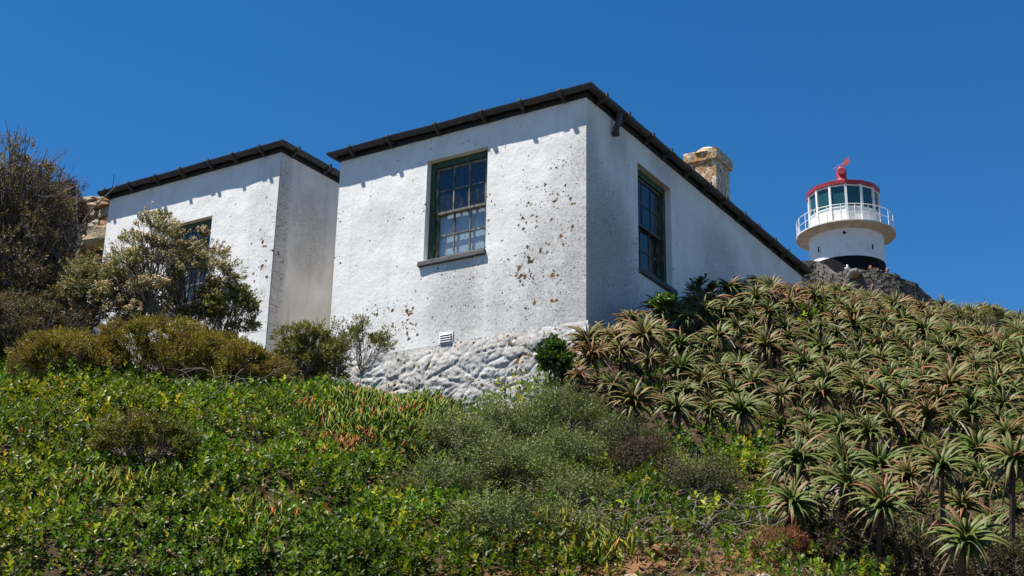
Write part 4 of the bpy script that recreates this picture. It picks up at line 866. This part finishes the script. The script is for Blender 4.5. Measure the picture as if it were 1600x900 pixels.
# heath domes
HC = [(.23, .18, .022), (.28, .21, .025), (.12, .095, .018), (.17, .10, .028), (.14, .13, .022)]
for px_, py_, D_, rd, lab in ((255, 572, 15.4, (.95, .65, .46), 'wide olive-brown heath dome below the blossoming shrub'), (110, 580, 15.2, (.6, .5, .40), 'small olive-brown heath dome at the far left of the heath row'), (385, 592, 15.0, (.45, .4, .34), 'low brown heath tuft below the annex corner'), (330, 578, 15.5, (.55, .45, .38), 'brown heath clump between the wide dome and the annex corner')):
    c_ = cpt(px_, py_, D_); shrub('heath_shrub', lab, 'shrub', np.array([c_[0], c_[1], gz(c_[0], c_[1])]), c_, rd, int(210 * rd[0] * 1.2), .11, 48, 6, .031, HC, stems=9, stem_r=.010, lower=-.25, inc=(15, 60), shell=.88, bare=int(10 * rd[0]), barkm=M['twig'], group='heath bushes under the annex')
# small shrubs at the foot of the house wall
SG = [(.13, .14, .022), (.18, .18, .03), (.095, .105, .02), (.20, .17, .04)]
shrub('leafy_bush', 'loose olive-green bush at the gap between annex and house', 'shrub', gpt(492, 585, 15.6), cpt(484, 555, 15.7), (.56, .40, .46), 104, .09, 24, 8, .036, SG, stems=8, stem_r=.011, lower=-.7, shell=.4)
shrub('leafy_bush', 'airy bush with bare twigs against the lower white wall', 'shrub', gpt(560, 590, 15.2), cpt(566, 548, 15.5), (.34, .22, .36), 26, .09, 20, 8, .034, SG, stems=8, stem_r=.012, lower=-.1, bare=16, barkm=M['twig'])
shrub('leafy_bush', 'dark glossy bush at the house corner beside the first aloes', 'shrub', gpt(864, 610, 14.6), cpt(866, 572, 14.7), (.13, .15, .24), 22, .075, 14, 8, .055, [(.03, .065, .014), (.045, .085, .016)], m=M['leaf_gloss'], tpl=OBO, stems=6, stem_r=.014, lower=-.6)
shrub('leafy_bush', 'bright glossy bush among aloes under the shaded window', 'shrub', gpt(1040, 510, 16.8), cpt(1040, 478, 16.8), (.14, .16, .10), 10, .07, 10, 8, .05, [(.06, .12, .016), (.085, .15, .02)], m=M['leaf_gloss'], tpl=OBO, stems=6, stem_r=.014, lower=-.3)
shrub('leafy_bush', 'glossy green bush at the top of the aloe bank by the gutter end', 'shrub', gpt(1100, 480, 18.2), cpt(1100, 452, 18.2), (.18, .16, .10), 10, .07, 12, 8, .045, [(.045, .09, .016), (.06, .11, .02)], m=M['leaf_gloss'], tpl=OBO, stems=6, stem_r=.014, lower=-.3)
shrub('leafy_bush', 'small pale-flowered bush on the right skyline', 'shrub', gpt(1545, 510, 21.6), cpt(1545, 494, 21.6), (.22, .2, .17), 20, .07, 16, 8, .03, SG, stems=6, stem_r=.01, flowers=.3, fcols=[(.55, .5, .4)], lower=-.2, bare=8)
shrub('leafy_bush', 'small-leaved olive bush half way down the left slope', 'shrub', gpt(235, 700, 11.9), cpt(235, 694, 11.9), (.44, .4, .22), 64, .085, 26, 8, .034, [(.11, .13, .014), (.15, .16, .018), (.085, .10, .016), (.14, .11, .02)], stems=8, stem_r=.012, lower=-.3)
# grey-green fine-leaved mounds in the middle
GC = [(.11, .135, .036), (.145, .165, .05), (.075, .10, .025), (.185, .195, .07), (.105, .13, .024)]
mounds = [(720, 715, 12.7, .52, 'broad grey-green feathery mound below the white plinth'), (805, 678, 13.3, .44, 'grey-green feathery mound touching the plinth'), (882, 652, 13.6, .42, 'grey-green feathery mound next to the first aloes'), (900, 725, 12.5, .42, 'dark-hearted feathery bush in the middle of the slope'), (690, 765, 11.7, .34, 'lower left feathery mound edging the green cover'), (800, 740, 12.0, .4, 'feathery mound at the centre of the grey-green group'), (900, 780, 11.4, .28, 'small rounded grey-green tuft above the bare soil'), (790, 830, 10.7, .4, 'lowest grey-green feathery mound in the foreground'), (890, 840, 10.6, .28, 'small feathery tuft beside the bare soil'), (980, 700, 12.7, .34, 'thin feathery bush under the aloe edge'), (1090, 760, 12.0, .34, 'thin olive bush with bare twigs above the bare soil')]
for px_, py_, D_, r, lab in mounds:
    c_ = cpt(px_, py_, D_); k = r / .5
    shrub('feathery_bush', lab, 'shrub', np.array([c_[0], c_[1], gz(c_[0], c_[1])]), c_, (r * 1.05, r, r * .62), int(92 * k * k) + 14, .08, 12, 17, .029, GC if px_ < 960 else [(.085, .09, .03), (.06, .065, .024), (.10, .08, .035)], stems=8, stem_r=.010, lower=-.25, inc=(42, 72), tip=8.0, shell=.5, bare=int(9 * k), barkm=M['twig'], group='feathery bushes in the middle of the slope', axis_up=.15)
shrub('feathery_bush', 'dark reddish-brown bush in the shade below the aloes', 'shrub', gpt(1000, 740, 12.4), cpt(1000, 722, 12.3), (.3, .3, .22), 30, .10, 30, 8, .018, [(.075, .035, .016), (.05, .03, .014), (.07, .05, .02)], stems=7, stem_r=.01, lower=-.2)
shrub('feathery_bush', 'rust-red dry bush at the foot of the lowest left aloes', 'shrub', gpt(1225, 872, 10.7), cpt(1225, 858, 10.7), (.26, .25, .13), 26, .08, 34, 8, .018, [(.22, .075, .03), (.17, .06, .028), (.13, .06, .03)], stems=7, stem_r=.008, lower=-.1)

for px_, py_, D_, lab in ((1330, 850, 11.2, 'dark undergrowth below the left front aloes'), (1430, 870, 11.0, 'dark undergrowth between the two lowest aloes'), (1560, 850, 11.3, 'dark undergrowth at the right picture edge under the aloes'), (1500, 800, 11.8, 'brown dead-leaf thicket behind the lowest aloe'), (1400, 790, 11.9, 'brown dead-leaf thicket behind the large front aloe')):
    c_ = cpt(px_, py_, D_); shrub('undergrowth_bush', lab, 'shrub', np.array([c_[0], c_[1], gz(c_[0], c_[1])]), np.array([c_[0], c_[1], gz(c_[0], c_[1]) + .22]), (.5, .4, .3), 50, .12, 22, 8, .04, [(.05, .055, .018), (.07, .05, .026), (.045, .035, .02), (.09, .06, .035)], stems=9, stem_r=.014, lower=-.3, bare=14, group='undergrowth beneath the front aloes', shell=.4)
# ------------------------------------------------------------------ aloes
def aloe_leaf(e0, e1, L, wd, c0, c1, seed, nseg=7):
    """arching, channelled, tapering leaf that leaves the origin along +x"""
    rr = np.random.default_rng(seed); t = np.linspace(0, 1, nseg); el = np.radians(e0 + (e1 - e0) * t ** 1.15); dl = L / (nseg - 1); pos = [np.zeros(3)]; bend = rr.normal(0, .05)
    for i in range(nseg - 1): pos.append(pos[-1] + dl * np.array([cos(el[i]), bend * t[i], sin(el[i])]))
    V = []; C = []
    for i, p in enumerate(pos):
        w_ = wd * 1.04 * (1 - t[i] ** 1.7) * (.82 + .3 * sin(min(1, t[i] * 4) * pi / 2)) / 2 + .0012; n = np.array([-sin(el[i]), 0, cos(el[i])])
        V += [p + np.array([0, -w_, 0]) + n * w_ * .62, p + n * w_ * .05, p + np.array([0, w_, 0]) + n * w_ * .62, p - n * w_ * .5]
        k = min(1, max(0, (t[i] - .25) / .75)) ** 1.3; c = np.array(c0) * (1 - k) + np.array(c1) * k; edge = np.array(c1) * .35 + c * .65
        C += [edge, c, edge, c * .9]
    Fs = []
    for i in range(nseg - 1):
        a = i * 4
        for j in range(4): q = (j + 1) % 4; Fs += [(a + j, a + q, a + 4 + q), (a + j, a + 4 + q, a + 4 + j)]
    return np.array(V), np.array(Fs)[:, ::-1], np.array(C)
LEAFSPEC = [(84, 60, .34, .046), (70, 12, .46, .056), (60, -22, .54, .060), (50, -45, .58, .062), (38, -62, .56, .060), (16, -76, .50, .056), (-35, -88, .52, .046)]
PAL = [((.066, .115, .020), (.115, .115, .028)), ((.084, .108, .025), (.185, .10, .038)), ((.11, .105, .032), (.25, .10, .05)), ((.05, .098, .017), (.135, .11, .03)), ((.135, .095, .035), (.27, .09, .048))]
DRY = ((.13, .09, .055), (.19, .13, .08))
LM = {}
for pi_, (c0, c1) in enumerate(PAL):
    for si, sp in enumerate(LEAFSPEC):
        for v_ in range(2):
            c0_, c1_ = DRY if si == 6 else (c0, c1)
            f = .88 + .24 * v_; vv, ff, cc_ = aloe_leaf(sp[0] + 6 * v_ - 3, sp[1] - 14 * v_ + 6, sp[2] * f, sp[3], np.array(c0_) * (1.1 - .2 * v_), c1_, si * 7 + v_ + pi_ * 31)
            me = np_mesh('aloe_leaf', vv, ff, cc_, smooth=True); me.materials.append(M['aloe']); LM[pi_, si, v_] = (me, vv, ff, cc_)
def rosette_plan(rr, pal):
    """(palette, leaf kind, variant, azimuth, scale) of every leaf of one rosette"""
    out = []; k = 0
    for si, n in ((0, 4), (1, 6), (2, 8), (3, 9), (4, 9), (5, 7), (6, 9)):
        for i in range(n): out.append((pal if rr.random() < .75 else rr.randrange(5), si, rr.randrange(2), k * 2.39996 + rr.uniform(-.25, .25), rr.uniform(.82, 1.14))); k += 1
    return out
joined = {}
def joined_rosette(pal, v_):
    if (pal, v_) in joined: return joined[pal, v_]
    parts = []
    for p_, si, vr, az, sc in rosette_plan(random.Random(pal * 10 + v_), pal):
        _, vv, ff, cc_ = LM[p_, si, vr]; R = np.array([[cos(az), -sin(az), 0], [sin(az), cos(az), 0], [0, 0, 1]]); parts.append((vv * sc @ R.T, ff, cc_))
    V, T, C = merge(parts); me = np_mesh('rosette', V, T, C, smooth=True); me.materials.append(M['aloe']); joined[pal, v_] = me; return me
# planting: darts thrown on the bank, spaced as the rosettes are
cand = RNG.uniform(0, 1, (60000, 2)) * np.array([13.0, 15.5]) + np.array([0.0, 9.3]); ok = outside_buildings(cand[:, 0], cand[:, 1]); hd_ = cand - np.array([CX, CY]); ok &= ~((hd_ @ RV > -.2) & (hd_ @ LV > -.5))
gzv = ground(cand[:, 0], cand[:, 1]); cpx, cpy = pix(np.c_[cand, gzv]); ok &= inpoly(cpx, cpy, ZA) & (cpx < 1606) & (cpy < 920)
cand = cand[ok]; gzv = gzv[ok]; chosen = []
for i in range(len(cand)):
    c = cand[i]
    if all((c[0] - d[0]) ** 2 + (c[1] - d[1]) ** 2 > d[3] ** 2 for d in chosen): chosen.append((c[0], c[1], gzv[i], random.uniform(.325, .40)))
    if len(chosen) >= 304: break
chosen.sort(key=lambda c: c[0] ** 2 + c[1] ** 2)
front = [(1246, 722, 11.2), (1378, 795, 10.7), (1508, 850, 10.3), (1238, 790, 11.0), (1582, 725, 11.2), (1470, 735, 11.3), (1322, 765, 11.0)]
chosen = [c for c in chosen if all(hypot(c[0] - at(*f)[0], c[1] - at(*f)[1]) > .30 for f in front)][:293]
random.Random(3).shuffle(chosen) if 0 else None
aloes = [(at(*f), None) for f in front] + [(None, c) for c in chosen]
flab = ['aloe standing proud at the left of the lower aloe group', 'large green aloe in the lower row above the shaded bare earth', 'lowest aloe, alone in the bottom right corner', 'aloe at the lower left tip of the aloe bank beside the rusty bush', 'aloe rosette cut by the right picture edge above the lowest one', 'aloe between the right edge and the large green front aloe', 'aloe hanging just above left of the large green front one']
G_AL = 'aloes covering the bank right of the house'
for k, (hd, c) in enumerate(aloes):
    rr = random.Random(900 + k)
    if hd is None:
        gx, gy, g0, _ = c; ctr = np.array([gx, gy, g0 + rr.uniform(.2, .46)]) + np.array([rr.uniform(-.1, .1), -.12, 0])
    else: ctr = np.array(hd)
    gxy = ctr[:2] + np.array([rr.uniform(-.1, .1), rr.uniform(.15, .3)]); base = np.array([gxy[0], gxy[1], gz(*gxy) - .05])
    if base[2] > ctr[2] - .12: base[2] = ctr[2] - .2
    root = empty('aloe', base)
    axv = Vector((rr.uniform(-.35, .35) - .05, -.85 + rr.uniform(-.35, .35), 1)).normalized(); q = axv.to_track_quat('Z', 'Y').to_matrix().to_4x4()
    rel = ctr - base; s = (rr.uniform(.46, .74) if rr.random() < .85 else rr.uniform(.36, .46)) if hd is None else rr.uniform(.56, .66)
    pxc, pyc = pix(ctr); redness = float(np.clip((1150 - pxc) / 300, 0, 1) * .55 + np.clip((560 - pyc) / 130, 0, 1) * .45) + rr.uniform(-.15, .15)
    pal = rr.choice([0, 3, 0, 3, 1]) if redness < .3 else rr.choice([1, 2, 0, 1]) if redness < .5 else rr.choice([2, 4, 1, 2])
    if hd is not None: pal = rr.choice([0, 3, 0])
    look = {0: 'grey-green', 3: 'dark green', 1: 'tan-tipped green', 2: 'reddish', 4: 'rusty red'}[pal]; size = 'large' if s > .62 else 'medium' if s > .5 else 'small'
    if k < len(flab): tag(root, flab[k], 'aloe', G_AL)
    else:
        zone = 'beside the house corner' if pxc < 1000 else 'along the crest of the bank' if pyc < 450 + max(0, pxc - 1240) * .2 else 'in the lowest rows of the bank' if pyc > 690 else 'high on the bank below the house wall' if pxc < 1200 and pyc < 560 else 'low in the left half of the bank' if pxc < 1200 else 'in the right part of the bank below the skyline' if pxc > 1420 and pyc < 580 else 'at the right edge of the bank, half way up' if pxc > 1420 else 'in the upper middle of the bank below the lighthouse' if pyc < 560 else 'in the middle of the bank'
        tag(root, '%s %s aloe rosette %s' % (size, look, zone), 'aloe', '%s %s aloes %s' % (size, look, zone))
    mb = MB(); mid = rel * .5 + np.array([rr.uniform(-.08, .08), rr.uniform(.0, .1), -.03]); mb.tube([(0, 0, 0), tuple(mid * .5 + np.array([0, .03, 0])), tuple(mid), tuple(rel * .8 + mid * .2 - np.array(axv) * .03), tuple(rel + np.array(axv) * .02)], [.028, .026, .024, .026, .02], 7); mb.build('stem', M['aloe_stem'], root, smooth=True)
    Mx = Matrix.Translation(rel) @ q @ Matrix.Rotation(rr.uniform(0, 6.28), 4, 'Z') @ Matrix.Scale(s, 4)
    if k < 120:
        for p_, si, vr, az, sc in rosette_plan(rr, pal):
            o = bpy.data.objects.new('leaf', LM[p_, si, vr][0]); COL.objects.link(o); o.parent = root
            o.matrix_local = Mx @ Matrix.Rotation(az, 4, 'Z') @ Matrix.Scale(sc, 4) 
    else:
        o = bpy.data.objects.new('rosette', joined_rosette(pal, rr.randrange(3))); COL.objects.link(o); o.parent = root; o.matrix_local = Mx
    if rr.random() < .22 and k < 160:          # old flower stalk, bleached and drooping
        a = rr.uniform(-2.6, -.4); d_ = np.array([cos(a), sin(a) * .6, 0]); L = rr.uniform(.3, .55); t = np.linspace(0, 1, 9)[:, None]
        pts = rel + d_ * L * t + np.array([0, 0, 1.0]) * (.10 * np.sin(t * 2.2) - .38 * t ** 2 + rr.uniform(0, .25) * t ** 4) ; mb = MB(); mb.tube(pts, np.linspace(.008, .0045, 9), 5); mb.build('dry_stalk', M['stalk'], root, smooth=True)

# ------------------------------------------------------------------ bare soil patch: rocks, dead twigs, dry grass
for i, (px_, py_, D_, sz, m_, lab) in enumerate([(1020, 808, 10.95, (.05, .045, .055), 'rock', 'small upright rust-coloured stone under the green leaves'), (1030, 850, 10.6, (.17, .10, .055), 'rock', 'flat orange-brown rock in the middle of the bare soil'), (985, 896, 9.95, (.11, .08, .06), 'stone_tan', 'yellowish rock at the bottom edge of the bare soil'), (1190, 876, 10.2, (.055, .045, .035), 'rock_pale', 'small pale stone beside the rusty dry bush'), (1090, 868, 10.4, (.06, .05, .03), 'rock', 'small brown stone right of the flat orange rock')]):
    q = at(px_, py_, D_); rock((q[0], q[1], gz(q[0], q[1]) + sz[2] * .5), sz, M[m_], lab, i + 3)
q = at(1334, 426, 59.2); rock((q[0], q[1], q[2] - .05), (.45, .3, .17), M['rock_pale'], 'pale flat boulder lying on the parapet below the lighthouse', 21)
mb = MB()
for k in range(360):                                                # bleached sticks lying and arching over the middle of the slope
    zx = RNG.choice(4, p=[.3, .3, .22, .18]); px_, py_ = ((1000, 800), (1130, 780), (930, 790), (340, 590))[zx]; px_ += RNG.normal(0, 62); py_ += RNG.normal(0, 32 if zx < 3 else 14)
    D_ = 9.7 + (900 - py_) / 300 * 4.2; q = at(px_, py_, D_ ); x_, y_ = q[0], q[1]; L = RNG.uniform(.12, .5); a = RNG.uniform(0, 6.28)
    z0 = gz(x_, y_) + RNG.uniform(.02, .28 if zx < 3 else .55); t = np.linspace(0, 1, 6)[:, None]
    d_ = np.array([cos(a), sin(a) * .7, RNG.normal(.1, .5)]); pts = np.array([x_, y_, z0]) + d_ * L * (t - .5) + np.array([0, 0, 1]) * RNG.uniform(.0, .1) * np.sin(t * pi) + np.cumsum(RNG.normal(0, .011, (6, 3)), 0)
    mb.tube(pts, np.linspace(.0055, .0022, 6) * RNG.uniform(.5, 1.2) * (.7 if zx == 3 else 1), 4, cap=False)
tag(mb.build('dead_twigs', M['twig']), 'bleached dead twigs tangled over the middle of the slope', 'twigs', kind='stuff')
x, y = field(-1, 5.5, 8.8, 12.2, 800); G0 = ground(x, y); px, py = pix(np.c_[x, y, G0]); k = inpoly(px, py, ZS) & (RNG.uniform(0, 1, len(x)) < np.clip((px - 880) / 420, .15, 1)); x, y, G0 = x[k], y[k], G0[k]; n = len(x)
G = scatter(DIA, np.c_[x, y, G0 + .01], unit(np.c_[RNG.normal(0, .7, n), RNG.normal(-.15, .7, n), RNG.uniform(.2, 1, n)]), rdir(n), np.c_[np.full(n, .028), RNG.uniform(.05, .15, n), np.full(n, .05)], pick([(.36, .27, .16), (.30, .20, .11), (.24, .17, .09), (.20, .10, .05), (.42, .34, .22)], n, .15))
tag(link('dry_grass', np_mesh('dry_grass', *G), None, M['leaf']), 'straw-coloured dry grass and litter on the bare soil', 'grass', kind='stuff')

x = np.r_[RNG.uniform(4, 34, 14000), RNG.uniform(-30, 60, 9000)]; y = np.r_[RNG.uniform(11, 40, 14000), RNG.uniform(24, 90, 9000)]
G0 = ground(x, y); px, py = pix(np.c_[x, y, G0]); k = outside_buildings(x, y) & ~((px > -40) & (px < 1650) & (y < 24)) & (np.hypot(x - AXL[0], y - AXL[1]) > 6.5)
k &= RNG.uniform(0, 1, len(x)) < np.clip(.75 + 1.2 * fbm(x * .5, y * .5, 0, 71, 3), .1, 1)
x, y, G0 = x[k], y[k], G0[k]; n = len(x); P = np.c_[x, y, G0 + RNG.uniform(-.02, .16, n) + .12 * fbm(x * .8, y * .8, 0, 73, 2)]
O, D, Nn = shoots(P, unit(np.array([0, 0, 1.0]) + RNG.normal(0, .35, (n, 3))), 7, (20, 80), .16)
C = np.repeat(pick([(.085, .10, .02), (.11, .125, .025), (.06, .08, .018), (.13, .11, .035), (.10, .07, .03)], n, .18), 7, 0)
tag(link('hillside_scrub', np_mesh('hillside_scrub', *scatter(DIA, O, D, Nn, RNG.uniform(.14, .28, n * 7), C)), None, M['leaf']), 'low olive scrub covering the far hillside', 'scrub', kind='stuff')
